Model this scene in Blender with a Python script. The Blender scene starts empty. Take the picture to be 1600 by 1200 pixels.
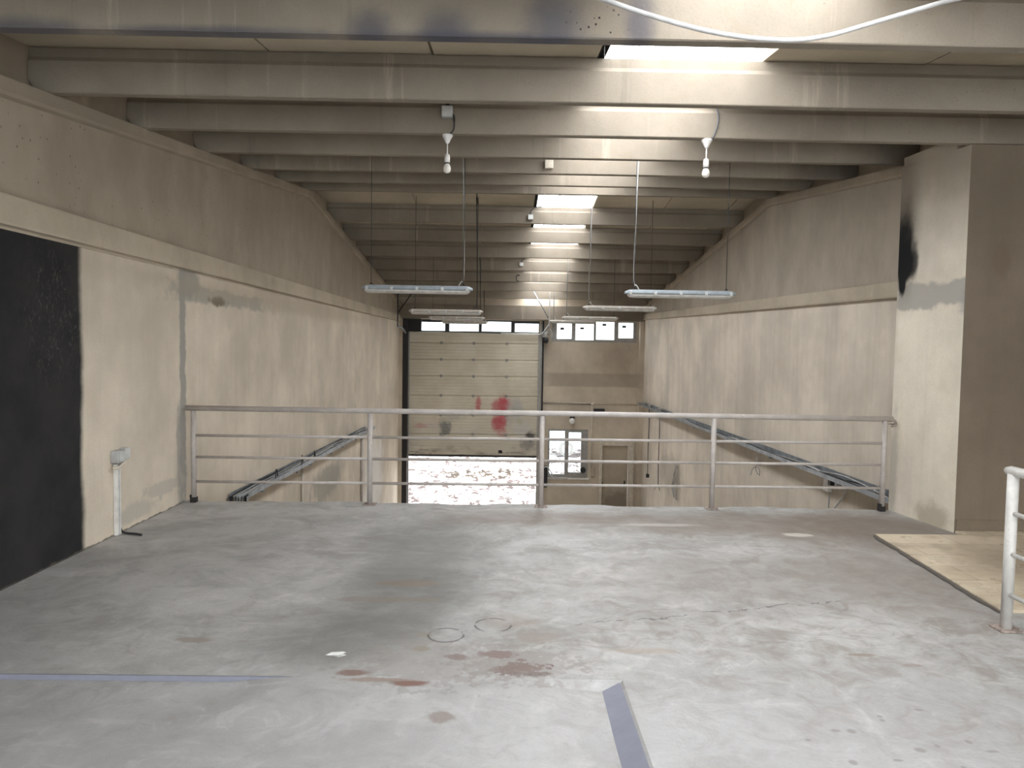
import bpy, bmesh, math, random
from mathutils import Vector, Matrix
random.seed(7)
C = bpy.context.scene.collection
PI = math.pi

# ------------------------------------------------------------------ mesh helpers
class MB:
    def __init__(self): self.v = []; self.f = []; self.sm = []
    def add(self, vs, fs, smooth=False):
        b = len(self.v); self.v += [tuple(p) for p in vs]
        self.f += [tuple(b + i for i in f) for f in fs]; self.sm += [smooth] * len(fs); return self
    def box(self, x0, x1, y0, y1, z0, z1):
        vs = [(x, y, z) for x in (x0, x1) for y in (y0, y1) for z in (z0, z1)]
        return self.add(vs, [(0,1,3,2),(4,6,7,5),(0,4,5,1),(2,3,7,6),(0,2,6,4),(1,5,7,3)])
    def bbox(self, x0, x1, y0, y1, z0, z1, b=.004):
        """box with chamfered edges"""
        bm = bmesh.new(); bmesh.ops.create_cube(bm, size=1)
        for v in bm.verts:
            v.co = Vector(((x0+x1)/2+v.co.x*(x1-x0), (y0+y1)/2+v.co.y*(y1-y0), (z0+z1)/2+v.co.z*(z1-z0)))
        bmesh.ops.bevel(bm, geom=bm.edges[:], offset=min(b, .45*min(x1-x0, y1-y0, z1-z0)), segments=2, affect='EDGES', profile=.5)
        bm.verts.index_update()
        self.add([v.co[:] for v in bm.verts], [tuple(v.index for v in f.verts) for f in bm.faces]); bm.free(); return self
    def prism(self, poly, axis, a, b):
        """polygon given in the two other axes (in xyz order), extruded along axis a..b"""
        n = len(poly); vs = []
        for t in (a, b):
            for p, q in poly:
                vs.append({'x': (t, p, q), 'y': (p, t, q), 'z': (p, q, t)}[axis])
        fs = [tuple(range(n)), tuple(range(2*n-1, n-1, -1))] + [(i, i+n, (i+1) % n + n, (i+1) % n) for i in range(n)]
        return self.add(vs, fs)
    def path(self, pts, r, n=8, cap=True):
        pts = [Vector(p) for p in pts]; rings = []
        rad = r if isinstance(r, (list, tuple)) else [r] * len(pts)
        up = None
        for i, p in enumerate(pts):
            t = (pts[min(i+1, len(pts)-1)] - pts[max(i-1, 0)]).normalized()
            if up is None:
                up = t.orthogonal().normalized()
            up = (up - t * up.dot(t)).normalized(); s = t.cross(up)
            rings.append([p + (up*math.cos(2*PI*k/n) + s*math.sin(2*PI*k/n)) * rad[i] for k in range(n)])
        b = len(self.v)
        self.v += [tuple(q) for rg in rings for q in rg]
        for i in range(len(pts)-1):
            for k in range(n):
                self.f.append((b+i*n+k, b+i*n+(k+1) % n, b+(i+1)*n+(k+1) % n, b+(i+1)*n+k)); self.sm.append(True)
        if cap:
            self.f.append(tuple(b+k for k in reversed(range(n)))); self.sm.append(False)
            self.f.append(tuple(b+(len(pts)-1)*n+k for k in range(n))); self.sm.append(False)
        return self
    def tube(self, p, q, r, n=12): return self.path([p, q], r, n)
    def lathe(self, prof, c, n=20):
        """profile of (radius, z) turned about the vertical through c"""
        b = len(self.v); m = len(prof)
        for k in range(n):
            a = 2*PI*k/n
            for r, z in prof: self.v.append((c[0]+r*math.cos(a), c[1]+r*math.sin(a), c[2]+z))
        for k in range(n):
            for i in range(m-1):
                self.f.append((b+k*m+i, b+((k+1) % n)*m+i, b+((k+1) % n)*m+i+1, b+k*m+i+1)); self.sm.append(True)
        return self
    def build(self, name, mat, parent=None, origin=None):
        me = bpy.data.meshes.new(name)
        o0 = Vector(origin) if origin else Vector((0, 0, 0))
        me.from_pydata([tuple(Vector(p) - o0) for p in self.v], [], self.f)
        me.polygons.foreach_set('use_smooth', self.sm)
        bm = bmesh.new(); bm.from_mesh(me); bmesh.ops.recalc_face_normals(bm, faces=bm.faces[:]); bm.to_mesh(me); bm.free()
        me.update(); me.materials.append(mat)
        o = bpy.data.objects.new(name, me); C.objects.link(o)
        o.location = o0
        if parent is not None: o.parent = parent
        return o

def curve_pts(pts, k=6):
    """Catmull-Rom through pts"""
    P = [Vector(p) for p in pts]; P = [2*P[0]-P[1]] + P + [2*P[-1]-P[-2]]; out = []
    for i in range(1, len(P)-2):
        for j in range(k):
            t = j/k; a, b, c, d = P[i-1:i+3]
            out.append(.5*((2*b) + (c-a)*t + (2*a-5*b+4*c-d)*t*t + (-a+3*b-3*c+d)*t**3))
    return out + [P[-2]]

def tag(o, label, cat, group=None, kind=None):
    o['label'] = label; o['category'] = cat
    if group: o['group'] = group
    if kind: o['kind'] = kind
    return o
def thing(name, label, cat, loc=(0, 0, 0), group=None):
    o = bpy.data.objects.new(name, None); C.objects.link(o); o.location = loc; o.empty_display_size = .1
    return tag(o, label, cat, group)
def struct(o):
    o['kind'] = 'structure'; return o
def sempty(name):
    o = bpy.data.objects.new(name, None); C.objects.link(o); o['kind'] = 'structure'; return o

# ------------------------------------------------------------------ material helpers
class NT:
    def __init__(self, name):
        self.m = bpy.data.materials.new(name); self.m.use_nodes = True
        self.t = self.m.node_tree; self.n = self.t.nodes; self.l = self.t.links
        self.b = self.n['Principled BSDF']
        self.pos = self.n.new('ShaderNodeNewGeometry').outputs['Position']
        s = self.n.new('ShaderNodeSeparateXYZ'); self.l.new(self.pos, s.inputs[0])
        self.ax = {'x': s.outputs[0], 'y': s.outputs[1], 'z': s.outputs[2]}
    def put(self, sock, v):
        if isinstance(v, bpy.types.NodeSocket): self.l.new(v, sock)
        elif isinstance(v, (tuple, list)) and len(v) == 3 and sock.type == 'RGBA': sock.default_value = (*v, 1)
        else: sock.default_value = v
    def math(self, op, a, b=0., c=None, clamp=False):
        n = self.n.new('ShaderNodeMath'); n.operation = op; n.use_clamp = clamp
        self.put(n.inputs[0], a); self.put(n.inputs[1], b)
        if c is not None: self.put(n.inputs[2], c)
        return n.outputs[0]
    def ramp(self, v, a, b, lo=0., hi=1., smooth=True):
        n = self.n.new('ShaderNodeMapRange'); n.interpolation_type = 'SMOOTHSTEP' if smooth else 'LINEAR'; n.clamp = True
        self.put(n.inputs[0], v)
        for i, q in zip((1, 2, 3, 4), (a, b, lo, hi)): n.inputs[i].default_value = q
        return n.outputs[0]
    def scaled(self, sx, sy, sz, off=(0, 0, 0)):
        n = self.n.new('ShaderNodeVectorMath'); n.operation = 'MULTIPLY_ADD'; self.l.new(self.pos, n.inputs[0])
        n.inputs[1].default_value = (sx, sy, sz); n.inputs[2].default_value = off
        return n.outputs[0]
    def noise(self, vec=None, scale=1., detail=4., rough=.55, dist=0.):
        n = self.n.new('ShaderNodeTexNoise'); self.l.new(vec or self.pos, n.inputs['Vector'])
        n.inputs['Scale'].default_value = scale; n.inputs['Detail'].default_value = detail
        n.inputs['Roughness'].default_value = rough; n.inputs['Distortion'].default_value = dist
        return n.outputs[0]
    def voro(self, vec=None, scale=1., feature='F1'):
        n = self.n.new('ShaderNodeTexVoronoi'); n.feature = feature; self.l.new(vec or self.pos, n.inputs['Vector'])
        n.inputs['Scale'].default_value = scale; return n.outputs[0]
    def mix(self, fac, a, b):
        n = self.n.new('ShaderNodeMix'); n.data_type = 'RGBA'
        self.put(n.inputs['Factor'], fac); self.put(n.inputs[6], a); self.put(n.inputs[7], b); return n.outputs[2]
    def mul(self, a, b): return self.math('MULTIPLY', a, b)
    def blob(self, axes, cx, cy, rx, ry, amt=.5, scale=6., soft=.3, box=False, seed=0.):
        """mask of a stain with a ragged outline centred at (cx, cy) in world metres"""
        dx = self.math('DIVIDE', self.math('SUBTRACT', self.ax[axes[0]], cx), rx)
        dy = self.math('DIVIDE', self.math('SUBTRACT', self.ax[axes[1]], cy), ry)
        if box: d = self.math('MAXIMUM', self.math('ABSOLUTE', dx), self.math('ABSOLUTE', dy))
        else: d = self.math('SQRT', self.math('ADD', self.mul(dx, dx), self.mul(dy, dy)))
        if amt:
            nz = self.noise(self.scaled(1, 1, 1, (seed, seed*1.7, seed*.6)), scale, 5, .6)
            d = self.math('ADD', d, self.mul(self.math('SUBTRACT', nz, .5), amt*2))
        return self.ramp(d, 1-soft, 1+soft, 1., 0.)
    def bump(self, h, dist=.01, strength=.6):
        n = self.n.new('ShaderNodeBump'); n.inputs['Distance'].default_value = dist; n.inputs['Strength'].default_value = strength
        self.l.new(h, n.inputs['Height']); self.l.new(n.outputs[0], self.b.inputs['Normal'])
    def done(self, col, rough=.8, metal=0., spec=.5):
        self.put(self.b.inputs['Base Color'], col); self.put(self.b.inputs['Roughness'], rough)
        self.b.inputs['Metallic'].default_value = metal; self.b.inputs['Specular IOR Level'].default_value = spec
        return self.m

def plain(name, col, rough=.6, metal=0., var=.12, scale=14.):
    t = NT(name); nz = t.noise(None, scale, 4)
    c = t.mix(t.ramp(nz, .3, .7), tuple(x*(1-var) for x in col), tuple(min(1, x*(1+var)) for x in col))
    return t.done(c, rough, metal)

def wall_mat(name, base, along='y', streak=.25, spots=(), pores=.0, extra=None, warm=.0, rough=.9):
    """plaster / fair concrete: clouds, vertical streaks, pores, then stains (axes2, args, colour, strength)"""
    t = NT(name)
    big = t.noise(None, .7, 4, .6); med = t.noise(None, 3.5, 5, .6); fine = t.noise(None, 60, 3, .6)
    st = t.noise(t.scaled(5 if along == 'x' else 5, 5, .35), 1., 5, .65, .3)
    dark = tuple(x*.80 for x in base); lite = tuple(min(1, x*1.14) for x in base)
    c = t.mix(t.ramp(big, .3, .7), dark, lite)
    c = t.mix(t.mul(t.ramp(st, .42, .75), streak), c, tuple(x*.55 for x in base))
    c = t.mix(t.mul(t.ramp(st, .45, .22), streak*.8), c, tuple(min(1, x*1.30) for x in base))
    c = t.mix(t.mul(t.ramp(med, .5, .75), .25), c, tuple(x*y*.8 for x, y in zip(base, (1., .93, .82))))
    c = t.mix(t.mul(t.ramp(fine, .4, .75), .18), c, tuple(x*.6 for x in base))
    if pores:
        pv = t.voro(t.scaled(1, 1, .7), 16); pm = t.mul(t.ramp(pv, .10, .05), t.ramp(t.noise(None, 2.2, 2), .5, .62))
        c = t.mix(t.mul(pm, pores), c, tuple(x*.25 for x in base))
    for axes, args, kw, col, k in spots:
        c = t.mix(t.mul(t.blob(axes, *args, **kw), k), c, col)
    if extra: c = extra(t, c)
    t.bump(t.math('ADD', t.mul(med, .7), t.mul(fine, .3)), .012, .35)
    return t.done(c, rough, spec=.3)

# ------------------------------------------------------------------ dimensions (metres; mezzanine floor is z = 0, camera looks along +y)
XL, XR = -3.08, 4.12          # hall walls
YF = 22.0                     # far wall
ZG = -3.4                     # ground floor
YR = 11.6; ZR = 3.92; SL = .112
def zb(y): return ZR - SL*abs(y-YR)          # underside of the roof beams
BH = .30
def zc(y): return zb(y) + BH                  # underside of the roof panels
NEAR = [-1.75, -.42, .92, 2.26, 3.60, 5.00, 6.28, 7.60, 8.92, 10.25, 11.52]
FAR = [13.2, 14.5, 15.78, 17.05, 18.3, 19.5, 20.65]

# ------------------------------------------------------------------ materials
GREY = (.30, .275, .235)
M = {}
def left_extra(t, c):
    y, z = t.ax['y'], t.ax['z']
    # raw precast concrete above the string course
    up = t.ramp(z, 2.30, 2.36)
    st = t.noise(t.scaled(1.6, 1.6, .9), 1., 6, .65)
    conc = t.mix(t.ramp(st, .3, .7), (.31, .262, .205), (.39, .335, .265))
    pv = t.voro(t.scaled(1, 1, .7), 19); pm = t.mul(t.ramp(pv, .15, .07), t.ramp(t.noise(None, 1.6, 3), .44, .54))
    conc = t.mix(t.mul(pm, .7), conc, (.06, .05, .04))
    # black painted field with a sprayed edge
    wob = t.mul(t.math('SUBTRACT', t.noise(None, 2.5, 4), .5), .10)
    pe = t.math('ADD', y, wob)
    bl = t.mul(t.ramp(pe, 5.46, 5.38), t.ramp(z, 2.29, 2.25))
    scr = t.noise(t.scaled(8, 26, 14), 1., 6, .75, 1.2)
    sm = t.mul(t.ramp(scr, .52, .66), t.blob('yz', 5.12, 1.70, .32, .42, amt=.7, scale=3, soft=.6))
    blk = t.mix(t.ramp(t.noise(None, 3, 4), .3, .7), (.016, .016, .017), (.028, .027, .027))
    blk = t.mix(t.mul(sm, .30), blk, (.20, .18, .16))
    c = t.mix(bl, c, blk)
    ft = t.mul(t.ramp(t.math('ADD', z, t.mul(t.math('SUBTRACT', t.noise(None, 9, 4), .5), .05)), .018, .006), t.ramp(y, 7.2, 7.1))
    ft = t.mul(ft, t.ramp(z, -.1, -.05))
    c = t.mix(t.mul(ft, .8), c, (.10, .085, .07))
    return t.mix(up, c, conc)
MORT = (.33, .315, .285)
M['wall_left'] = wall_mat('left_wall_plaster', (.67, .59, .485), streak=.16, spots=[
    ('yz', (7.12, 1.1, .065, 1.3), dict(amt=.8, scale=8, soft=.25, box=True), MORT, .95),
    ('yz', (7.28, 2.12, .26, .16), dict(amt=.6, scale=6, soft=.3), MORT, .9),
    ('yz', (8.35, 2.03, 1.15, .075), dict(amt=1.1, scale=5, soft=.35, box=True, seed=3), MORT, .75),
    ('yz', (8.0, 1.99, .22, .05), dict(amt=.9, scale=9, soft=.4, seed=5), (.14, .115, .07), .8),
    ('yz', (6.75, .22, .45, .07), dict(amt=1.4, scale=6, soft=.25, seed=2), (.42, .39, .34), .6),
    ('yz', (6.15, .12, .35, .07), dict(amt=.9, scale=6, soft=.4, seed=8), (.40, .38, .34), .6),
    ('yz', (7.03, .45, .05, .5), dict(amt=.8, scale=7, soft=.4, seed=4), (.30, .29, .27), .7),
    ('yz', (13.0, -.85, 1.2, .32), dict(amt=.9, scale=2.2, soft=.3, seed=6), (.30, .285, .25), .75),
    ('yz', (17.6, -1.6, 1.2, .9), dict(amt=.9, scale=2.2, soft=.5, seed=9), (.78, .76, .73), .8),  # pale patch: grazing glare near the door put into the colour
    ('yz', (11.5, 2.1, 5., .12), dict(amt=.6, scale=3, soft=.6, seed=11), (.40, .34, .25), .5),
], extra=left_extra)
def right_extra(t, c):
    up = t.ramp(t.math('SUBTRACT', t.ax['z'], t.mul(t.math('SUBTRACT', t.ax['y'], 7.8), .0195)), 2.20, 2.24)
    st = t.noise(t.scaled(1.6, 1.6, .9), 1., 6, .65)
    return t.mix(up, c, t.mix(t.ramp(st, .3, .7), (.34, .295, .24), (.43, .375, .31)))
M['wall_right'] = wall_mat('right_wall_plaster', (.68, .605, .51), streak=.28, extra=right_extra, spots=[
    ('yz', (18.0, -1.5, 1.2, .4), dict(amt=.9, scale=3, soft=.5), (.33, .30, .25), .5)])
M['wall_far'] = wall_mat('far_wall_plaster', (.58, .50, .40), along='x', streak=.12, spots=[
    ('xz', (2.65, .60, 1.42, .20), dict(amt=.12, scale=3, soft=.2, box=True), (.30, .25, .195), .6),
    ('xz', (3.3, 1.2, .5, .5), dict(amt=.9, scale=3, soft=.5, seed=4), (.36, .28, .22), .5)])
SOOT = (.006, .006, .007)
M['pillar'] = wall_mat('pillar_plaster', (.71, .645, .54), streak=.20, spots=[
    ('yz', (6.7, 2.09, .62, .115), dict(amt=.8, scale=4.5, soft=.2, box=True), (.365, .345, .31), .85),
    ('yz', (6.2, 2.02, .14, .17), dict(amt=.7, scale=6, soft=.3, seed=3), (.36, .345, .32), .8),
    ('yz', (7.16, 3.02, .20, .70), dict(amt=.25, scale=4, soft=.7), (.03, .026, .022), .92),
    ('yz', (7.13, 2.58, .13, .34), dict(amt=.2, scale=5, soft=.35), SOOT, 1.),
    ('yz', (7.10, 2.40, .13, .17), dict(amt=.25, scale=6, soft=.25), SOOT, 1.),
    ('yz', (7.13, 2.27, .055, .17), dict(amt=.3, scale=8, soft=.25), SOOT, 1.),
    ('yz', (6.97, 2.42, .055, .16), dict(amt=.4, scale=8, soft=.5), SOOT, .9),
    ('yz', (6.55, .06, .22, .12), dict(amt=.9, scale=6, soft=.5, seed=6), (.33, .27, .19), .6),
    ('yz', (7.15, .4, .06, .5), dict(amt=.8, scale=6, soft=.5, seed=7), (.36, .335, .29), .6),
    ('yz', (6.4, 3.3, 1.2, .45), dict(amt=.6, scale=3, soft=.7, seed=9), (.30, .255, .20), .75)])
M['return'] = wall_mat('brown_plaster', (.215, .172, .128), along='x', streak=.2, spots=[
    ('xz', (4.22, 2.35, .07, .18), dict(amt=.9, scale=7, soft=.4), (.17, .13, .09), .7),
    ('xz', (4.05, .50, .05, .10), dict(amt=.9, scale=8, soft=.4, seed=3), (.22, .18, .14), .6),
    ('xz', (4.6, 3.0, .7, .35), dict(amt=.6, scale=3, soft=.6, seed=5), (.17, .135, .10), .6)])
def beam_mat(name, base, soot=False):
    t = NT(name)
    big = t.noise(None, 1.1, 4, .6); med = t.noise(None, 7, 5, .6); fine = t.noise(None, 70, 3, .6)
    st = t.noise(t.scaled(9, 1.5, .5), 1., 6, .7)
    c = t.mix(t.ramp(big, .3, .7), tuple(x*.86 for x in base), tuple(x*1.12 for x in base))
    grp = t.ramp(t.noise(t.scaled(1, .9, .1), .8, 3), .50, .62)
    c = t.mix(t.mul(t.mul(t.ramp(st, .55, .70), grp), .55), c, tuple(x*1.75 for x in base))
    c = t.mix(t.mul(t.ramp(st, .42, .28), .35), c, tuple(x*.55 for x in base))
    c = t.mix(t.mul(t.ramp(med, .5, .8), .3), c, tuple(x*y for x, y in zip(base, (.85, .75, .6))))
    pv = t.voro(None, 22); pm = t.mul(t.ramp(pv, .11, .05), t.ramp(t.noise(None, 2.2, 2), .55, .64))
    c = t.mix(t.mul(pm, .8), c, (.05, .045, .04))
    c = t.mix(t.mul(t.ramp(fine, .45, .8), .2), c, tuple(x*.6 for x in base))
    if soot:
        c = t.mix(t.mul(t.blob('xy', 4.0, 8.2, .55, 1.0, amt=.5, scale=3, soft=.6), .7), c, (.05, .044, .038))
        for cx, cz, rx, rz in ((-.66, 3.02, .10, .10), (-.30, 3.03, .12, .11), (.22, 3.06, .13, .20), (.62, 3.1, .07, .16), (-2.3, 3.015, .25, .05), (-1.4, 3.015, .5, .03), (-.1, 3.015, .5, .03)):
            c = t.mix(t.mul(t.mul(t.blob('xz', cx, cz, rx, rz, amt=.5, scale=6, soft=.7), t.ramp(t.ax['y'], 4.2, 4.0)), .7), c, (.062, .062, .082))
        pv2 = t.voro(None, 30); c = t.mix(t.mul(t.ramp(pv2, .22, .12), t.mul(t.ramp(t.ax['y'], 4.2, 4.0), t.blob('xz', .42, 3.10, .16, .08, amt=.5, soft=.2))), c, (.03, .028, .026))
    t.bump(t.math('ADD', t.mul(med, .7), t.mul(fine, .4)), .01, .35)
    return t.done(c, .92, spec=.2)
M['beam'] = beam_mat('beam_concrete', (.250, .215, .172), soot=True)
M['rafter'] = beam_mat('rafter_concrete', (.36, .305, .24))
M['cornice'] = beam_mat('string_course_concrete', (.46, .40, .315))
M['panel'] = wall_mat('roof_panel_board', (.52, .455, .35), streak=.05)
M['deck'] = plain('roof_deck', (.03, .028, .025), .9)

# floor
def floor_mat():
    t = NT('worn_screed')
    big = t.noise(None, .55, 4, .55); med = t.noise(None, 2.1, 6, .62, .8)
    sw = t.noise(t.scaled(1.5, 2.6, 1), 1.2, 8, .70, 2.2); fine = t.noise(None, 38, 4, .65); gr = t.noise(None, 160, 2)
    c = t.mix(t.ramp(big, .32, .68), (.36, .355, .345), (.485, .48, .47))
    c = t.mix(t.mul(t.ramp(med, .40, .70), .60), c, (.27, .256, .236))
    mm = t.noise(None, 5.5, 6, .65, 1.)
    c = t.mix(t.mul(t.ramp(mm, .50, .68), .42), c, (.25, .228, .205))
    c = t.mix(t.mul(t.ramp(mm, .46, .30), .35), c, (.64, .63, .615))
    c = t.mix(t.mul(t.ramp(sw, .52, .66), .45), c, (.57, .56, .55))
    c = t.mix(t.mul(t.ramp(sw, .44, .30), .40), c, (.25, .24, .225))
    c = t.mix(t.mul(t.ramp(fine, .50, .75), .30), c, (.24, .225, .21))
    c = t.mix(t.mul(t.ramp(gr, .55, .8), .22), c, (.70, .69, .68))
    c = t.mix(t.mul(t.mul(t.blob('xy', 2.3, 4.0, 2.0, 2.0, amt=.6, scale=1.2, soft=.5), t.ramp(mm, .44, .64)), .42), c, (.25, .21, .178))
    # cool cement wash over the lower left and the front
    c = t.mix(t.mul(t.blob('xy', .2, 2.4, 3.2, 1.0, amt=.8, scale=1.6, soft=.5), .40), c, (.45, .45, .465))
    def s(cx, cy, rx, ry, col, k, amt=.7, scale=5, soft=.35, seed=0.):
        nonlocal c
        c = t.mix(t.mul(t.blob('xy', cx, cy, rx, ry, amt=amt, scale=scale, soft=soft, seed=seed), k), c, col)
    DK = (.155, .15, .142); BR = (.225, .185, .15); RED = (.14, .062, .052)
    # dark greasy trail running towards the front
    s(-.60, 5.55, .45, 1.0, (.19, .185, .175), .62, amt=.6, scale=1.8, soft=.6)
    s(-.62, 4.4, .40, .65, DK, .62, amt=.6, scale=2.2, soft=.55, seed=2)
    s(-.85, 3.85, .42, .30, DK, .52, amt=.6, scale=2.5, soft=.55, seed=3)
    s(-2.3, 5.9, .8, 1.0, (.27, .265, .255), .35, amt=.8, scale=1.4, soft=.6, seed=5)
    s(-2.6, 4.2, .6, .8, (.26, .26, .255), .30, amt=.8, scale=1.4, soft=.6, seed=6)
    # brown damp by the slab edge and along the pillar
    s(.25, 6.65, .75, .30, (.22, .175, .145), .6, amt=.7, scale=3, soft=.5, seed=7)
    s(2.2, 6.5, 1.5, .45, (.20, .16, .13), .68, amt=.8, scale=2, soft=.55, seed=8)
    s(3.3, 6.4, .75, .65, (.19, .152, .125), .75, amt=.7, scale=2.4, soft=.5, seed=9)
    s(2.7, 5.2, .55, 1.0, (.26, .225, .195), .6, amt=.8, scale=2.0, soft=.6, seed=10)
    s(1.9, 4.9, 1.2, .5, (.28, .255, .23), .5, amt=.8, scale=1.6, soft=.6, seed=12)
    s(2.5, 6.15, .12, .06, (.62, .59, .53), .8, amt=.8, scale=9, soft=.3, seed=13)
    s(1.35, 6.45, .35, .05, (.60, .58, .54), .5, amt=.9, scale=6, soft=.4, seed=14)
    # brown splashes and red paint
    s(-.60, 4.76, .20, .07, BR, .75, seed=15); s(-.72, 4.45, .32, .05, BR, .5, scale=8, seed=16)
    s(.10, 3.51, .115, .075, RED, .95, amt=1.8, scale=17, soft=.15, seed=17)
    s(.14, 3.44, .11, .03, (.13, .09, .08), .85, amt=1.6, scale=20, soft=.2, seed=34)
    s(.03, 3.47, .08, .03, RED, .85, amt=1.6, scale=20, soft=.2, seed=35)
    s(.10, 3.55, .26, .20, (.27, .24, .22), .55, amt=1.9, scale=18, soft=.12, seed=36)
    s(-.35, 3.55, .34, .26, (.28, .255, .235), .45, amt=1.9, scale=15, soft=.12, seed=37)
    s(-.01, 3.66, .09, .04, (.20, .13, .12), .7, amt=1.2, scale=16, soft=.2, seed=18)
    s(-.41, 3.33, .085, .028, (.20, .095, .07), .85, scale=10, seed=19)
    s(-.70, 3.43, .075, .035, (.21, .13, .105), .8, scale=10, seed=20)
    s(-.56, 3.36, .15, .02, (.27, .20, .16), .7, scale=10, seed=21)
    s(-.21, 3.62, .05, .035, (.21, .155, .14), .75, amt=1., scale=14, seed=22)
    s(-.24, 3.05, .055, .045, (.25, .205, .18), .75, amt=1., scale=14, seed=23)
    s(-.40, 3.72, .04, .035, (.27, .235, .18), .7, scale=10, seed=24); s(-.41, 3.90, .05, .03, (.27, .24, .19), .6, scale=10, seed=25)
    s(.06, 4.10, .16, .10, (.32, .27, .235), .5, scale=8, seed=26); s(.20, 3.88, .12, .09, (.30, .26, .23), .7, amt=1., scale=12, seed=27)
    s(-1.6, 3.80, .10, .035, (.28, .235, .19), .7, scale=8, seed=28)
    s(1.85, 3.70, .07, .02, (.26, .21, .165), .75, scale=9, seed=29); s(2.05, 3.58, .05, .02, (.27, .2, .17), .6, scale=9, seed=33)
    s(.75, 3.72, .18, .03, (.36, .30, .24), .6, scale=8, seed=30)
    s(-.90, 2.62, .09, .05, (.045, .045, .055), .9, amt=.5, scale=9, soft=.4, seed=31)
    for i in range(14):
        s(random.uniform(1.2, 2.2), random.uniform(2.65, 3.15), random.uniform(.01, .025), random.uniform(.008, .02), (.24, .225, .21), .7, amt=.5, scale=20, seed=40+i)
    # circular trowel marks: thin dark rings
    for cx, cy, r in ((-.29, 3.90, .095), (-.04, 4.05, .10)):
        dx = t.math('SUBTRACT', t.ax['x'], cx); dy = t.math('SUBTRACT', t.ax['y'], cy)
        d = t.math('ABSOLUTE', t.math('SUBTRACT', t.math('SQRT', t.math('ADD', t.mul(dx, dx), t.mul(dy, dy))), r))
        c = t.mix(t.mul(t.mul(t.ramp(d, .009, .004), t.ramp(t.noise(None, 9, 2), .42, .5)), .8), c, (.10, .095, .09))
    # hairline crack across the right half
    wob = t.mul(t.math('SUBTRACT', t.noise(None, 3.2, 5, .7), .5), .22)
    yl = t.math('ADD', t.math('MULTIPLY_ADD', t.ax['x'], .27, 3.95), wob)
    d = t.math('ABSOLUTE', t.math('SUBTRACT', t.ax['y'], yl))
    k = t.mul(t.mul(t.ramp(d, .010, .003), t.blob('xy', 1.25, 4.3, .95, .5, amt=0, soft=.1)), t.ramp(t.noise(None, 14, 3), .46, .52))
    c = t.mix(t.mul(k, .75), c, (.10, .095, .09))
    t.bump(t.math('ADD', t.math('ADD', t.mul(sw, .8), t.mul(fine, .25)), t.mul(med, .4)), .014, .45)
    return t.done(c, t.ramp(med, .3, .7, .45, .72), spec=.4)
M['floor'] = floor_mat()
M['slab_edge'] = plain('slab_concrete', (.33, .31, .28), .9)
M['lower_floor'] = plain('ground_floor_concrete', (.36, .34, .31), .7, var=.25, scale=1.2)
def tile_mat():
    t = NT('cream_marble_tiles')
    n = t.n.new('ShaderNodeTexBrick'); t.l.new(t.scaled(1, 1, 1, (-.02, .06, 0)), n.inputs['Vector'])
    n.offset = .5; n.inputs['Scale'].default_value = 1.; n.inputs['Brick Width'].default_value = .92; n.inputs['Row Height'].default_value = .31
    n.inputs['Mortar Size'].default_value = .004
    n.inputs['Color1'].default_value = (.68, .58, .44, 1); n.inputs['Color2'].default_value = (.62, .52, .39, 1); n.inputs['Mortar'].default_value = (.36, .29, .20, 1)
    ve = t.noise(t.scaled(1.2, 5, 1), 1.6, 6, .6, 1.)
    c = t.mix(t.mul(t.ramp(ve, .5, .72), .5), n.outputs[0], (.45, .35, .22))
    c = t.mix(t.mul(t.ramp(ve, .45, .3), .4), c, (.74, .65, .49))
    dr = t.noise(None, 2.2, 5, .65)
    c = t.mix(t.mul(t.ramp(dr, .48, .72), .55), c, (.28, .22, .155))
    c = t.mix(t.mul(t.blob('xy', 3.95, 5.25, .5, .55, amt=.7, scale=3, soft=.5), .55), c, (.22, .17, .115))
    return t.done(c, t.ramp(dr, .3, .7, .22, .5), spec=.5)
M['tile'] = tile_mat()
M['tile_edge'] = plain('dark_broken_edge', (.12, .105, .09), .9)
M['edge_shade'] = plain('blue_grey_shadow', (.26, .265, .325), .8, 0., var=.05)  # colour of the painted step shadow
def paint_mat(name, base, rough=.42):
    t = NT(name); nz = t.noise(None, 9, 5, .65); f = t.noise(None, 60, 3)
    c = t.mix(t.ramp(nz, .35, .7), tuple(x*.86 for x in base), tuple(x*1.06 for x in base))
    c = t.mix(t.mul(t.mul(t.ramp(nz, .58, .66), t.ramp(f, .5, .6)), .5), c, (.20, .16, .13))
    return t.done(c, rough)
M['rail'] = paint_mat('railing_paint', (.50, .455, .425))
M['rail_white'] = paint_mat('pale_railing_paint', (.62, .60, .57))
M['rust'] = plain('rusty_plate', (.33, .27, .24), .8, .2, var=.4, scale=40)
M['foot'] = plain('burnt_steel_foot', (.03, .026, .024), .8, .3)
M['black'] = plain('black_rubber', (.018, .018, .02), .55)
M['steel_dark'] = plain('dark_steel', (.035, .03, .032), .5, .6)
M['steel'] = plain('galvanised_steel', (.42, .44, .46), .42, .8, var=.2)
M['tray'] = plain('galvanised_tray', (.33, .355, .38), .5, .55, var=.25, scale=6)
M['white'] = plain('white_plastic', (.72, .70, .67), .45)
M['grey_pl'] = plain('grey_plastic', (.42, .42, .42), .5)
M['cream_pl'] = plain('cream_plastic', (.60, .54, .45), .5)
M['housing'] = plain('grey_fixture_body', (.30, .335, .36), .5)
M['housing_dust'] = plain('dusty_fixture_body', (.44, .40, .35), .7)
M['clip'] = plain('fixture_clip', (.55, .56, .55), .4)
M['cable_w'] = plain('white_cable', (.46, .455, .45), .5)
M['cable_g'] = plain('grey_cable', (.33, .32, .30), .6)
M['cable_d'] = plain('dark_grey_cable', (.07, .075, .09), .5)
M['paper'] = plain('paper', (.85, .85, .83), .8)
M['jamb'] = plain('black_painted_steel', (.012, .010, .011), .6)
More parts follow.
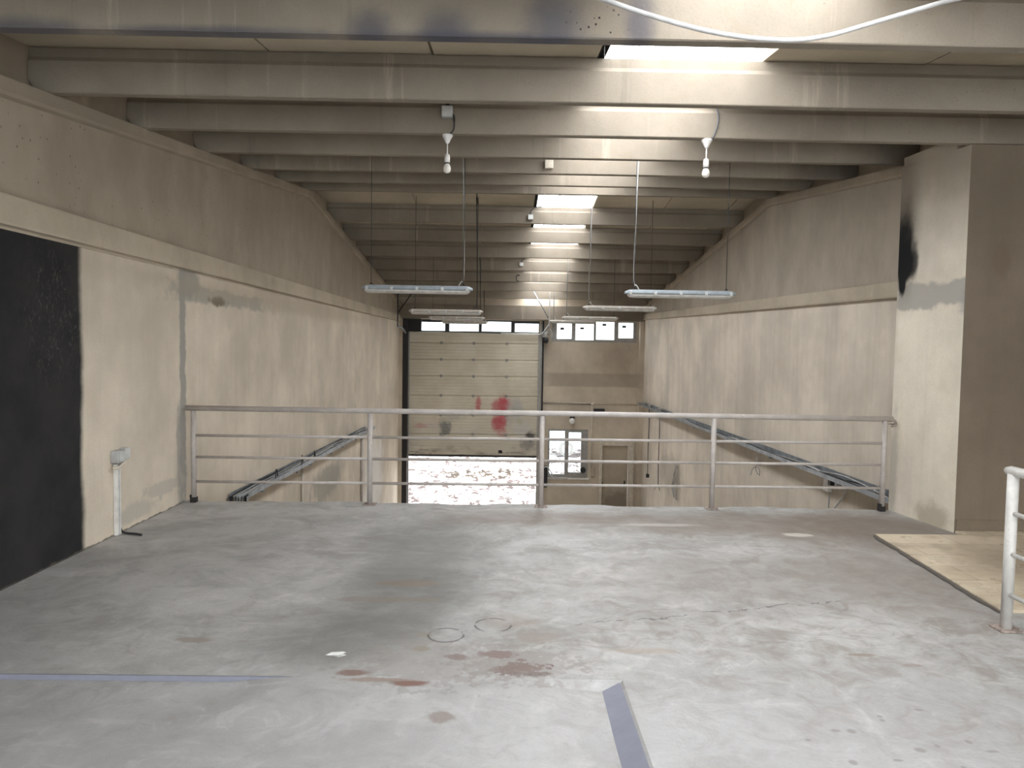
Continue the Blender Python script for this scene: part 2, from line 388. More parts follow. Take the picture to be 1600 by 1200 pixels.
M['frame'] = plain('grey_aluminium_frame', (.34, .33, .31), .5, .4)
M['frame_dark'] = plain('dark_window_frame', (.045, .045, .045), .5, .3)
M['door_leaf'] = wall_mat('painted_door_leaf', (.50, .43, .34), along='x', streak=.1, spots=[('xz', (3.5, -3.1, .4, .35), dict(amt=.9, scale=5, soft=.5), (.16, .13, .10), .6)])
def diff_mat():
    t = NT('frosted_diffuser'); nz = t.noise(None, 12, 3)
    c = t.mix(t.ramp(nz, .3, .7), (.50, .47, .43), (.64, .61, .56)); t.b.inputs['Transmission Weight'].default_value = .15
    return t.done(c, .35)
M['diffuser'] = diff_mat()
def bulb_mat():
    t = NT('opal_bulb_glass'); t.b.inputs['Subsurface Weight'].default_value = 0.
    return t.done((.74, .70, .64), .22)
M['bulb'] = bulb_mat()
def glass_mat():
    m = bpy.data.materials.new('window_glass'); m.use_nodes = True; t = m.node_tree; n = t.nodes; n.clear()
    o = n.new('ShaderNodeOutputMaterial'); mx = n.new('ShaderNodeMixShader'); tr = n.new('ShaderNodeBsdfTransparent'); gl = n.new('ShaderNodeBsdfGlossy')
    tr.inputs[0].default_value = (.93, .97, .98, 1); gl.inputs['Roughness'].default_value = .03; mx.inputs[0].default_value = .05
    t.links.new(tr.outputs[0], mx.inputs[1]); t.links.new(gl.outputs[0], mx.inputs[2]); t.links.new(mx.outputs[0], o.inputs[0]); return m
M['glass'] = glass_mat()
SKY_E = 3.4
def sky_mat():
    t = NT('translucent_skylight'); rib = t.noise(t.scaled(30, .35, .35), 1., 4, .7)
    c = t.mix(t.ramp(rib, .34, .44), (.045, .055, .07), (.95, .975, 1.))
    t.put(t.b.inputs['Emission Color'], c); t.b.inputs['Emission Strength'].default_value = SKY_E
    return t.done((.75, .78, .8), .4)
M['skylight'] = sky_mat()
def shutter_mat():
    t = NT('sectional_door_sheet')
    nz = t.noise(None, 1.4, 4); z = t.ax['z']
    c = t.mix(t.ramp(nz, .3, .7), (.60, .54, .43), (.70, .65, .54))
    c = t.mix(t.mul(t.ramp(z, -.2, -1.5), .30), c, (.40, .37, .34))
    st = t.noise(t.scaled(2, 1, 9), 1.3, 5, .6)
    c = t.mix(t.mul(t.mul(t.ramp(st, .5, .68), t.ramp(z, -1.25, -1.6)), .75), c, (.19, .155, .13))
    for (cx, cy, rx, ry, col, k, sd) in (
        (-.02, -.14, .20, .20, (.50, .055, .075), .9, 1), (-.16, -.70, .13, .28, (.46, .06, .08), .85, 2), (.0, -.45, .14, .45, (.52, .09, .11), .85, 3),
        (-.20, -.22, .16, .18, (.50, .16, .16), .7, 4), (-.75, -.18, .09, .20, (.52, .10, .11), .75, 5), (-.30, -.75, .06, .18, (.52, .12, .14), .6, 6),
        (-2.45, -.83, .16, .07, (.52, .20, .20), .55, 7), (-2.1, -.84, .25, .08, (.55, .45, .47), .4, 17), (-1.72, -.88, .16, .22, (.13, .145, .15), .75, 8), (-1.5, -.5, .3, .15, (.36, .38, .38), .35, 9),
        (.42, -.30, .16, .30, (.42, .43, .44), .6, 10), (.48, -.68, .09, .10, (.45, .40, .10), .6, 11), (.55, -.85, .22, .25, (.55, .55, .58), .5, 12),
        (.80, -1.10, .13, .14, (.05, .05, .055), .85, 13), (.72, -1.35, .20, .15, (.15, .15, .15), .55, 14), (.20, -.35, .14, .45, (.45, .42, .42), .45, 15), (-.05, -1.0, .14, .12, (.55, .25, .25), .5, 16)):
        c = t.mix(t.mul(t.blob('xz', cx, cy, rx, ry, amt=1.0, scale=7, soft=.5, seed=sd), k), c, col)
    return t.done(c, .5)
M['shutter'] = shutter_mat()
def ground_mat():
    t = NT('rubbly_ground'); n1 = t.noise(t.scaled(.7, .35, 1), 1.2, 7, .7); n2 = t.noise(t.scaled(2.4, 1.0, 1), 1.6, 6, .72); 
    c = t.mix(t.ramp(n1, .35, .65), (.60, .50, .47), (.70, .67, .66))
    c = t.mix(t.ramp(n2, .50, .57), c, (.078, .052, .046))
    c = t.mix(t.mul(t.blob('xy', -.9, 28.8, 1.8, .9, amt=.6, scale=2, soft=.3), t.ramp(n2, .45, .52)), c, (.045, .028, .013))
    t.bump(n2, .05, .5)
    return t.done(c, .95)
M['ground'] = ground_mat()

# ------------------------------------------------------------------ walls
def wall_cells(mb, u0, u1, z0, z1, holes, place):
    """box cells of a wall with rectangular holes; place(ua, ub, za, zb) adds one"""
    us = sorted({u0, u1, *[h[0] for h in holes], *[h[1] for h in holes]}); zs = sorted({z0, z1, *[h[2] for h in holes], *[h[3] for h in holes]})
    for a, b in zip(us, us[1:]):
        for c, d in zip(zs, zs[1:]):
            m, n = (a+b)/2, (c+d)/2
            if not any(h[0] < m < h[1] and h[2] < n < h[3] for h in holes): place(a, b, c, d)

YB = -3.2
def gable(y0, y1, dz=0.):
    pts = [(y0, zb(y0)+dz)] + ([(YR, ZR+dz)] if y0 < YR < y1 else []) + [(y1, zb(y1)+dz)]
    return pts
mb = MB(); g = gable(YB, YF+.3, -.02)
mb.prism([(YB, ZG), (YF+.3, ZG)] + g[::-1], 'x', XL-.25, XL)
struct(mb.build('wall_left', M['wall_left']))
mb = MB(); g = gable(7.2, YF+.3, -.02)
mb.prism([(7.2, ZG), (YF+.3, ZG)] + g[::-1], 'x', XR, XR+.25)
struct(mb.build('wall_right', M['wall_right']))
# pillar-like wall end and the brown return wall beside it
mb = MB()
mb.prism([(3.82, 7.2), (3.92, 6.30), (4.02, 6.30), (4.02, 6.46), (4.37, 6.46), (4.37, 7.2)], 'z', ZG, zb(6.28)-.003)
mb.prism([(3.835, 7.2), (3.905, 6.47), (4.37, 6.47), (4.37, 7.2)], 'z', zb(6.28)-.003, 3.43)
struct(mb.build('pillar_right', M['pillar']))
mb = MB(); mb.box(3.923, 7.6, 6.298, 6.46, ZG, zb(6.28)-.003); mb.box(4.03, 7.6, 6.366, 6.46, zb(6.28)-.003, zc(6.37)-.002); struct(mb.build('wall_return', M['return']))
mb = MB(); mb.box(3.935, 7.6, 6.288, 6.302, .02, .115); mb.box(3.935, 7.6, 6.285, 6.302, .108, .118); struct(mb.build('baseboard_right', M['return']))
mb = MB(); mb.box(7.6, 7.85, YB, 6.5, ZG, 3.4); struct(mb.build('wall_side', M['wall_far']))
# unseen back wall behind the camera; its long window is added for fill light
mb = MB()
BW = [(-2.2, 6.6, .35, 2.10)]
wall_cells(mb, XL-.25, 7.85, ZG, 2.75, BW, lambda a, b, c, d: mb.box(a, b, YB-.25, YB, c, d))
struct(mb.build('wall_back', M['wall_far']))
w = sempty('fill_window'); mb = MB()
for x in (-2.2, -.44, 1.32, 3.08, 4.84, 6.55): mb.box(x, x+.05, YB-.14, YB-.08, .35, 2.10)
mb.box(-2.2, 6.6, YB-.14, YB-.08, .35, .40); mb.box(-2.2, 6.6, YB-.14, YB-.08, 2.05, 2.10); mb.build('window_frame', M['frame'], w)
mb = MB(); mb.box(-2.15, 6.55, YB-.115, YB-.105, .40, 2.05); mb.build('pane', M['glass'], w)

# far wall
DOOR = (-2.86, 1.04, ZG, 2.34); W2 = (1.40, 3.93, 1.73, 2.34); W3 = (1.35, 2.55, -2.34, -.88); PD = (2.93, 3.90, ZG, -1.26)
mb = MB(); wall_cells(mb, XL, XR, ZG, 2.36, [DOOR, W2, W3, PD], lambda a, b, c, d: mb.box(a, b, YF, YF+.22, c, d))
mb.box(XL-.24, XR+.24, YF, YF+.22, 2.36, 3.03)
struct(mb.build('wall_far', M['wall_far']))
mb = MB(); mb.box(XL+.001, XR-.001, YF-.32, YF-.001, 2.36, 2.76); struct(mb.build('trim_3', M['beam']))
mb = MB(); mb.box(XL+.001, XL+.10, YF-.30, YF-.001, ZG, 2.355); struct(mb.build('column_left', M['wall_far']))
mb = MB(); mb.box(XR-.13, XR-.001, YF-.28, YF-.001, ZG, 2.355); struct(mb.build('column_right', M['wall_far']))

# floors
def jag(x): return 7.22 + .025*math.sin(x*3.1) + .02*math.sin(x*7.7+1) + .012*math.sin(x*19+2)
mb = MB(); XT = .585; YT = 3.385
n = 120; xs = [XL + (3.83-XL)*i/n for i in range(n+1)]
top = [(x, jag(x), 0) for x in xs]
poly = [(XL, YT), (XT, YT), (XT, YB), (2.97, YB), (2.97, 4.22), (7.6, 4.22), (7.6, 6.3), (3.93, 6.3), (3.83, 7.19)]
vs = [(x, y, 0) for x, y in poly] + top[::-1]; k = len(vs)
vs += [(x, y, -.28) for x, y, z in vs]
mb.add(vs, [tuple(range(k)), tuple(range(2*k-1, k-1, -1))] + [(i, (i+1) % k, (i+1) % k+k, i+k) for i in range(k)])
# shallow sunk field at the front: a sharp step at its left, feathered out towards the middle, deepest along its right edge
def sm(a, b, v):
    t = min(1, max(0, (v-a)/(b-a))); return t*t*(3-2*t)
gx = [XL + (XT-XL)*i/60 for i in range(61)]; gy = [YB] + [1.8 + (YT-1.8)*j/40 for j in range(41)]
def pit(x, y):
    a = 1-sm(-1.35, -.92, x); b = sm(YT-.02, YT-.5, y)
    d = .026*max(a, b*.9)
    return -d - .040*sm(.05, .50, x)*sm(YT, YT-.03, y)
vs = [(x, y, pit(x, y)) for y in gy for x in gx]; W = len(gx)
mb.add(vs, [(j*W+i, j*W+i+1, (j+1)*W+i+1, (j+1)*W+i) for j in range(len(gy)-1) for i in range(W-1)])
mb.add([(x, YT, 0) for x in gx] + [(x, YT, pit(x, YT)-.0005) for x in gx], [(i, i+1, W+i+1, W+i) for i in range(W-1)])
mb.add([(XT, y, 0) for y in gy] + [(XT, y, pit(XT, y)-.0005) for y in gy], [(i, i+1, len(gy)+i+1, len(gy)+i) for i in range(len(gy)-1)])
mb.prism([(XT-.020, -.09), (XT-.020, -.010), (XT-.008, -.001), (XT, 0), (XT, -.09)], 'y', YB, YT)
mb.box(XL, XT, YB, YT, -.28, -.09)
struct(mb.build('floor', M['floor']))
mb = MB(); mb.prism([(3.01, 4.33), (7.6, 4.33), (7.6, 6.286), (3.16, 6.14), (3.16, 6.13)], 'z', .001, .022)
mb = MB(); mb.prism([(3.0, 4.33), (7.59, 4.33), (7.59, 6.284), (3.925, 6.284), (3.935, 6.15), (3.155, 6.14)], 'z', .0005, .022)
struct(mb.build('floor_tiles', M['tile']))
mb = MB(); pts = [(2.985, 4.33)] + [(2.985 + .15*(i/20) - random.uniform(.0, .022), 4.33 + 1.81*i/20) for i in range(1, 20)] + [(3.14, 6.14), (3.153, 6.14), (2.998, 4.33)]
mb.prism(pts, 'z', .0005, .014); struct(mb.build('trim_4', M['tile_edge']))
mb = MB(); mb.box(XL-.2, 7.85, YB-.2, YF+.2, ZG-.2, ZG); struct(mb.build('floor_lower', M['lower_floor']))

# strips along the sunk field: its edge shadow put into blue-grey colour
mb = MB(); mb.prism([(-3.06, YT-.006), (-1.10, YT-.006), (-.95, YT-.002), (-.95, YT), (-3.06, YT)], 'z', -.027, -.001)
tag(mb.build('shadow_strip', M['edge_shade']), 'blue-grey painted shadow along the sunk floor step on the left', 'shadow strip', 'painted shadows on the concrete floor')
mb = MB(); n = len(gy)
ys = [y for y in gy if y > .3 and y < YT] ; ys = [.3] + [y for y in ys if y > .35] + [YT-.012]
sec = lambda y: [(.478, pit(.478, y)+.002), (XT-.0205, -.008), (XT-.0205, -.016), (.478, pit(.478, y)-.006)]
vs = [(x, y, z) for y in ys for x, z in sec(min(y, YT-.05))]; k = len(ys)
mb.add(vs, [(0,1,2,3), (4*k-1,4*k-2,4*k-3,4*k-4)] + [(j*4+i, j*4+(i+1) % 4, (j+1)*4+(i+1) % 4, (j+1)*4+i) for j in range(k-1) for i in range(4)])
tag(mb.build('shadow_strip', M['edge_shade']), 'sloping blue-grey painted shadow running towards the viewer, front centre', 'shadow strip', 'painted shadows on the concrete floor')

# ------------------------------------------------------------------ string courses, rafters
mb = MB(); mb.prism([(XL+.001, 2.24), (XL+.055, 2.245), (XL+.06, 2.26), (XL+.05, 2.43), (XL+.001, 2.44)], 'y', YB+.001, 21.65)
mb.box(XL+.001, XL+.012, 4.0, 6.9, 2.222, 2.241); struct(mb.build('trim_1', M['cornice']))
mb = MB(); rs = lambda y: 2.30 + (y-7.8)*.0195
mb.add([(x, y, rs(y)+dz) for y in (7.205, 21.7) for x, dz in ((XR-.001, -.175), (XR-.05, -.17), (XR-.055, -.15), (XR-.045, -.005), (XR-.001, .0))],
       [(0,1,2,3,4), (9,8,7,6,5)] + [(i, (i+1) % 5, (i+1) % 5+5, i+5) for i in range(5)])
struct(mb.build('trim_2', M['cornice']))
def rafter(name, x_in, x_wall, x_out, y0, y1):
    s = 1 if x_in > x_wall else -1
    mb = MB()
    ys = [y0, YR, y1]
    # ledge below the beams, with a chamfered lower edge, and a recessed web above
    sec = [(x_out, -.12), (x_wall+s*.004, -.12), (x_in-s*.015, -.108), (x_in, -.088), (x_in, -.004), (x_out, -.004)]
    web = [(x_out, -.004), (x_wall-s*.09, -.004), (x_wall-s*.09, BH+.02), (x_out, BH+.02)]
    for S in (sec, web):
        n = len(S); b = [(x, y, zb(y)+dz) for y in ys for x, dz in S]
        mb.add(b, [tuple(range(n)), tuple(range(3*n-1, 2*n-1, -1))] + [(j*n+i, j*n+(i+1) % n, (j+1)*n+(i+1) % n, (j+1)*n+i) for j in (0, 1) for i in range(n)])
    return struct(mb.build(name, M['rafter']))
rafter('rafter_left', XL+.055, XL, XL-.25, YB+.01, YF+.2)
rafter('rafter_right', XR-.055, XR, XR+.25, 7.21, YF+.2)

# ------------------------------------------------------------------ roof beams
ORD = ['', '', '', '', 'first', 'second', 'third', 'fourth', 'fifth', 'sixth', 'seventh']
def beam(y, x0, x1, label):
    z = min(zb(y), zb(y+.078))
    sec = [(0, .006), (.006, 0), (.072, 0), (.078, .006), (.082, .205), (.062, .235), (.060, BH-.004), (.018, BH-.004), (.016, .235), (-.004, .205)]
    mb = MB()
    # ends are notched where they bear on the rafter
    n = len(sec); b = []
    xs = [x0, x0+.045] + [x0+.045+(x1-x0-.09)*i/10 for i in range(1, 10)] + [x1-.045, x1]
    for i, x in enumerate(xs):
        cut = (i == 0 or i == len(xs)-1)
        for yy, dz in sec:
            zz = max(dz, .09) if cut else dz
            b.append((x, yy + (random.uniform(-.002, .002) if not cut else 0), zz))
    mb.add(b, [tuple(range(n)), tuple(range(len(b)-1, len(b)-n-1, -1))] + [(j*n+i, j*n+(i+1) % n, (j+1)*n+(i+1) % n, (j+1)*n+i) for j in range(len(xs)-1) for i in range(n)])
    o = mb.build('roof_beam', M['beam']); o.location = (0, y, z+.0005)
    return tag(o, label, 'beam', 'concrete roof beams', 'thing')
xo0, xo1 = XL-.085, XR+.085
lab = {3.60: 'topmost and nearest concrete roof beam, behind the sagging white cable', 5.00: 'second concrete roof beam from the viewer, below the widest skylight',
       6.28: 'third concrete roof beam from the viewer, two bare bulbs hang from it', 7.60: 'fourth concrete roof beam from the viewer, just behind the bare bulbs',
       8.92: 'fifth concrete roof beam from the viewer, one small junction box on its face', 10.25: 'sixth concrete roof beam from the viewer, just before the ridge beam',
       11.52: 'concrete ridge beam at the roof peak, last before the skylights of the far slope'}
for y in NEAR:
    if y < 6.5: beam(y, xo0, 7.59, lab.get(y, 'concrete roof beam above and behind the viewer'))
    else: beam(y, xo0, xo1, lab[y])
FL = ['first concrete beam beyond the ridge, junction box left of its skylight', 'second concrete beam beyond the ridge, under the second far skylight', 'third concrete beam beyond the ridge, under the third far skylight',
      'fourth concrete beam beyond the ridge, small junction box on its face', 'fifth concrete beam beyond the ridge, third from the far wall', 'sixth concrete beam beyond the ridge, second from the far wall', 'last concrete roof beam beyond the ridge, nearest the far wall']
for y, l in zip(FAR, FL): beam(y, xo0, xo1, l)

# ------------------------------------------------------------------ roof panels and skylights
ALLY = [YB-.1] + NEAR + FAR + [YF+.2]
mbp = MB(); mbd = MB()
def slab(mb, x0, x1, ya, yb, h0, h1):
    mb.add([(x, y, zc(y)+h) for x in (x0, x1) for y in (ya, yb) for h in (h0, h1)], [(0,1,3,2),(4,6,7,5),(0,4,5,1),(2,3,7,6),(0,2,6,4),(1,5,7,3)])
sk = []
for a, b in zip(ALLY, ALLY[1:]):
    far = a > 11
    s0, s1 = (.55, 1.53) if far else (.655, 1.70)
    xe = 7.6 if a < 6.2 else XR+.24
    js = [XL-.24, -1.59, -.5, s0-.055] ; jr = [s1, 2.80, 3.92, 5.04, 6.16, 7.6]
    jr = [x for x in jr if x < xe-.3] + [xe]
    ya, yb_ = a+.041, b+.039
    seg = [(ya, YR), (YR, yb_)] if a < YR < b else [(ya, yb_)]
    for p, q in seg:
        for x0, x1 in list(zip(js, js[1:])) + list(zip(jr, jr[1:])):
            gap = random.uniform(.006, .014)
            slab(mbp, x0+.004, x1-gap, p, q, random.uniform(0.001, .006), .08)
        slab(mbd, XL-.25, s0-.012, p, q, .085, .12); slab(mbd, s1+.012, xe+.02, p, q, .085, .12)
        mbd.add([(s0-.014, p, zc(p)+.002), (s0-.014, q, zc(q)+.002), (s0-.014, q, zc(q)+.12), (s0-.014, p, zc(p)+.12)], [(0,1,2,3)])
    sk.append((s0, s1, ya, min(yb_, YF-.02), a))
ceil = struct(mbp.build('ceiling', M['panel'])); struct(mbd.build('ceiling_deck', M['deck']))
SN = {3.60: 'ribbed skylight between the two nearest roof beams, under the sagging cable', 5.0: 'skylight sliver between the second and third roof beams', 6.28: 'skylight between the third and fourth roof beams',
      7.6: 'skylight between the fourth and fifth roof beams', 8.92: 'skylight between the fifth and sixth roof beams', 10.25: 'skylight between the sixth beam and the ridge beam'}
fo = ['first and largest skylight of the far slope, beyond the ridge beam', 'second skylight of the far slope, counted from the ridge', 'third skylight of the far slope, counted from the ridge', 'fourth skylight of the far slope, counted from the ridge',
      'fifth skylight of the far slope, counted from the ridge', 'sixth skylight of the far slope, counted from the ridge', 'seventh skylight of the far slope, counted from the ridge', 'last skylight of the far slope, against the far wall']
fi = 0
for s0, s1, ya, yb_, a in sk:
    mb = MB(); n = 27
    for p, q in ([(ya, YR), (YR, yb_)] if ya < YR < yb_ else [(ya, yb_)]):
        vs = []
        for y in (p, q):
            for i in range(n+1):
                vs.append((s0 + (s1-s0)*i/n, y, zc(y) + .05 + (.012 if i % 2 else 0)))
        m = n+1; vs += [(x, y, z+.012) for x, y, z in vs]
        mb.add(vs, [(i, i+1, m+i+1, m+i) for i in range(n)] + [(2*m+i, 3*m+i, 3*m+i+1, 2*m+i+1) for i in range(n)] + [(0, m, 3*m, 2*m), (n, 2*m+n, 3*m+n, m+n)])
    o = mb.build('skylight', M['skylight'])
    if a > 11: l = fo[fi]; fi += 1
    else: l = SN.get(a, 'skylight panel above and behind the viewer')
    tag(o, l, 'skylight', 'translucent skylight panels')

# ------------------------------------------------------------------ sectional door (door_1) in the far wall
d1 = sempty('door_1'); seams = [1.97, 1.64, 1.15, .66, .08, -.50, -1.07, -1.70]
DX0, DX1 = -2.82, 1.02; YD = YF-.055
for i, (zt, zl) in enumerate(zip(seams, seams[1:])):
    mb = MB(); k = max(3, round((zt-zl)/.095)); pts = []
    prof = [(YD+.02, zt-.004), (YD, zt-.016)]
    for j in range(k):
        za = zt-.02-(zt-zl-.04)*j/k; zb_ = zt-.02-(zt-zl-.04)*(j+1)/k
        prof += [(YD, za-.010), (YD-.014, za-.012), (YD-.008, zb_+.014), (YD, zb_+.012)]
    prof += [(YD, zl+.016), (YD+.02, zl+.004), (YD+.03, zl+.004), (YD+.03, zl-.012), (YD+.06, zl-.012), (YD+.06, zt-.014), (YD+.03, zt-.014), (YD+.03, zt-.004)]
    mb.prism(prof, 'x', DX0, DX1)
    p = mb.build('door_panel', M['shutter'], d1)
    if i < 7 and i > 0:
        for x in (-1.86, -.90, .08):
            mb = MB(); mb.bbox(x-.035, x+.035, YD-.022, YD-.008, zt-.045, zt+.045, .004); mb.tube((x-.03, YD-.026, zt), (x+.03, YD-.026, zt), .009, 8); mb.build('hinge', M['frame'], p)
mb = MB(); mb.box(DX0, DX1, YD-.012, YD+.03, -1.745, -1.70); mb.build('bottom_seal', M['black'], d1)
mb = MB(); mb.box(-.13, -.02, YD-.03, YD-.012, -1.62, -1.53); mb.tube((-.12, YD-.035, -1.6), (-.03, YD-.035, -1.6), .01, 8); mb.build('handle', M['steel_dark'], d1)
mb = MB(); mb.box(-2.975, -2.83, YF-.30, YF-.002, ZG, 2.33); mb.build('jamb', M['jamb'], d1)
mb = MB(); mb.box(-2.86, -2.80, YF-.11, YF-.062, ZG, 1.95); mb.box(-2.83, -2.815, YF-.13, YF-.06, ZG, 1.95); mb.build('track', M['frame'], d1)
mb = MB(); mb.box(1.005, 1.06, YF-.11, YF-.062, ZG, 1.95); mb.box(1.075, 1.12, YF-.06, YF-.002, ZG, 2.30); mb.build('track', M['frame'], d1)
mb = MB(); mb.box(1.125, 1.17, YF-.09, YF-.002, ZG, 2.33); mb.build('jamb', M['jamb'], d1)
mb = MB(); mb.box(-2.86, -2.45, YF-.20, YF-.03, 1.99, 2.33); mb.build('spring_box', M['jamb'], d1)
mb = MB(); mb.tube((-.1, YF-.16, 1.93), (1.1, YF-.16, 1.93), .022, 10); mb.build('shaft', M['white'], d1)
mb = MB(); mb.tube((-2.80, YF-.16, 1.985), (-.1, YF-.16, 1.95), .012, 8); mb.build('shaft', M['steel_dark'], d1)
op = MB(); op.bbox(1.10, 1.26, YF-.26, YF-.12, 1.84, 1.99, .02); op.tube((1.06, YF-.17, 1.93), (1.32, YF-.17, 1.98), .05, 10); op.path(curve_pts([(1.25, YF-.2, 1.98), (1.33, YF-.22, 2.08), (1.38, YF-.2, 1.95), (1.36, YF-.2, 1.8)]), .018, 6)
op = op.build('door_operator', M['frame'], d1)
mb = MB(); mb.lathe([(0, .12), (.07, .10), (.085, .02), (.06, -.06), (0, -.07)], (1.22, YF-.2, 1.74), 12); mb.build('motor', M['black'], op)
# tracks running back under the roof and the rods that hang them
mb = MB(); mb.path(curve_pts([(-2.93, 20.4, 2.06), (-2.92, 21.2, 2.03), (-2.89, 21.75, 1.90)]), .03, 8); mb.build('horizontal_track', M['steel'], d1)
mb = MB(); mb.box(-2.955, -2.925, 20.38, 20.41, 2.06, zc(20.4)-.01); mb.build('hanger', M['steel_dark'], d1)
mb = MB(); mb.path([(-2.93, 20.42, 2.45), (-2.40, 20.42, zc(20.4)-.02)], .016, 6); mb.build('hanger', M['steel_dark'], d1)
mb = MB(); mb.box(1.215, 1.245, 20.38, 20.41, 2.2, zc(20.4)-.01); mb.build('hanger', M['frame'], d1)
mb = MB(); mb.path([(1.20, 20.42, 2.36), (.73, 20.42, zc(20.4)-.06)], .016, 6); mb.build('hanger', M['steel'], d1)
mb = MB(); mb.path(curve_pts([(1.23, 20.4, 2.19), (1.22, 21.2, 2.12), (1.12, 21.78, 1.95)]), .022, 8); mb.build('horizontal_track', M['steel'], d1)

# windows in the far wall
def window(name, rect, panes, fmat, y=YF+.03, wide=None, handles=()):
    w = sempty(name); x0, x1, z0, z1 = rect
    mb = MB(); wall_cells(mb, x0, x1, z0, z1, [(a, b, c, d) for a, b, c, d in panes], lambda a, b, c, d: mb.box(a, b, y, y+.06, c, d))
    f = mb.build('window_frame', fmat, w)
    for a, b, c, d in panes:
        mb = MB(); mb.box(a-.003, b+.003, y+.025, y+.031, c-.003, d+.003); mb.build('pane', M['glass'], w)
    for hx, hz in handles:
        mb = MB(); mb.bbox(hx-.06, hx+.06, y-.03, y-.002, hz-.034, hz+.034, .006); mb.build('handle', M['black'], w)
    return w
def px(u): return -2.815 + (u-640)/52.35
def pz(v, u=640): return 1.961 - (v-518-(u-640)*.0155)/52.4
window('window_1', (-2.86, 1.045, 1.955, 2.335), [(px(a), px(b), pz(d, a), pz(c, a)) for a, b, c, d in ((654, 694.5, 503, 516), (701.5, 747, 504, 517), (752, 797.5, 502.5, 517.5), (803.5, 840.5, 505.5, 518.5))], M['frame_dark'])
window('window_2', W2, [(px(a), px(b), pz(d, a), pz(c, a)) for a, b, c, d in ((869, 892, 505.5, 529), (898, 926.5, 506, 531), (930, 958.5, 502.2, 530.5), (965, 988, 504.5, 528))], M['frame'],
       handles=[(px(877), pz(513.5, 877)), (px(908), pz(513, 908)), (px(942.5), pz(507.5, 942)), (px(973.5), pz(510.5, 973))])
w3 = window('window_3', W3, [(px(860.5), px(884.5), pz(741.5, 870), pz(673.5, 870)), (px(890.5), px(910), pz(739, 900), pz(675.8, 900))], M['frame'], y=YF+.01)
mb = MB(); mb.box(W3[0]-.04, W3[1]+.05, YF-.05, YF-.001, W3[2]-.05, W3[2]-.001); mb.build('window_sill', M['white'], w3)
# small door
d2 = sempty('door_2')
mb = MB(); mb.box(PD[0]+.06, PD[1]-.13, YF+.08, YF+.125, ZG+.01, PD[3]-.10); mb.build('door_leaf', M['door_leaf'], d2)
mb = MB()
for a, b in ((PD[0]-.03, PD[0]+.055), (PD[1]-.125, PD[1]+.03)): mb.box(a, b, YF-.025, YF+.10, ZG, PD[3]+.02)
mb.box(PD[0]+.0551, PD[1]-.1251, YF-.025, YF+.10, PD[3]-.095, PD[3]+.02); mb.build('door_frame', M['cream_pl'], d2)
mb = MB(); mb.bbox(PD[1]-.24, PD[1]-.20, YF+.05, YF+.079, -2.60, -2.42, .006); mb.tube((PD[1]-.33, YF+.055, -2.53), (PD[1]-.21, YF+.055, -2.53), .012, 8); mb.build('door_handle', M['black'], d2)
mb = MB(); mb.bbox(PD[0]+.065, PD[0]+.10, YF+.05, YF+.079, -2.62, -2.47, .005); mb.build('door_hinge', M['black'], d2)

# ------------------------------------------------------------------ railings
RY = 7.13
r = thing('railing', 'long grey pipe railing along the edge of the concrete mezzanine', 'railing', (.4, RY, 0))
inv = Matrix.Translation((-.4, -RY, 0))
def at_root(mbo, root):
    return mbo
PX = [-2.985, -1.285, .378, 2.048, 3.715]
def part(mb, name, mat, root):
    """part whose world position is kept under a located root"""
    o = mb.build(name, mat); o.parent = root; o.matrix_parent_inverse = Matrix.Translation(-Vector(root.location)); return o
mb = MB(); mb.path([(-3.055, RY, .915), (-1.3, RY, .913), (.4, RY, .912), (2.05, RY, .91), (3.79, RY, .905)], .026, 14); part(mb, 'top_rail', M['rail'], r)
for i, x in enumerate(PX):
    mb = MB(); mb.tube((x, RY, .008 if 0 < i < 4 else .05), (x, RY, .89), .0255, 14); p = part(mb, 'post', M['rail'], r)
    mb = MB()
    if 0 < i < 4:
        mb.bbox(x-.062, x+.062, RY-.055, RY+.055, .001, .009, .002)
        for sx in (-.045, .045): mb.lathe([(0, .010), (.007, .009), (.008, .001)], (x+sx, RY-.035, .008), 8)
        o = mb.build('base_plate', M['rust'])
    else:
        mb.bbox(x-.029, x+.029, RY-.029, RY+.029, .001, .052, .003); mb.box(x-.03, x-.012, RY-.03, RY+.02, .05, .075)
        o = mb.build('base_plate', M['foot']); o['label'] = 'burnt black steel foot'
    o.parent = p
for a, b in zip(PX, PX[1:]):
    for z0, z1 in ((.652, .668), (.442, .456), (.203, .226)):
        f = lambda x: z0 + (z1-z0)*(x-PX[0])/(PX[-1]-PX[0])
        mb = MB(); mb.tube((a+.022, RY, f(a)), (b-.022, RY, f(b)), .0135, 10); part(mb, 'rail', M['rail'], r)
mb = MB(); mb.path(curve_pts([(3.78, RY, .90), (3.815, RY, .89), (3.815, RY, .85), (3.78, RY, .835)]), .010, 6); mb.path([(3.72, RY+.01, .86), (3.81, RY+.01, .855)], .006, 6); part(mb, 'wall_bracket', M['rust'], r)

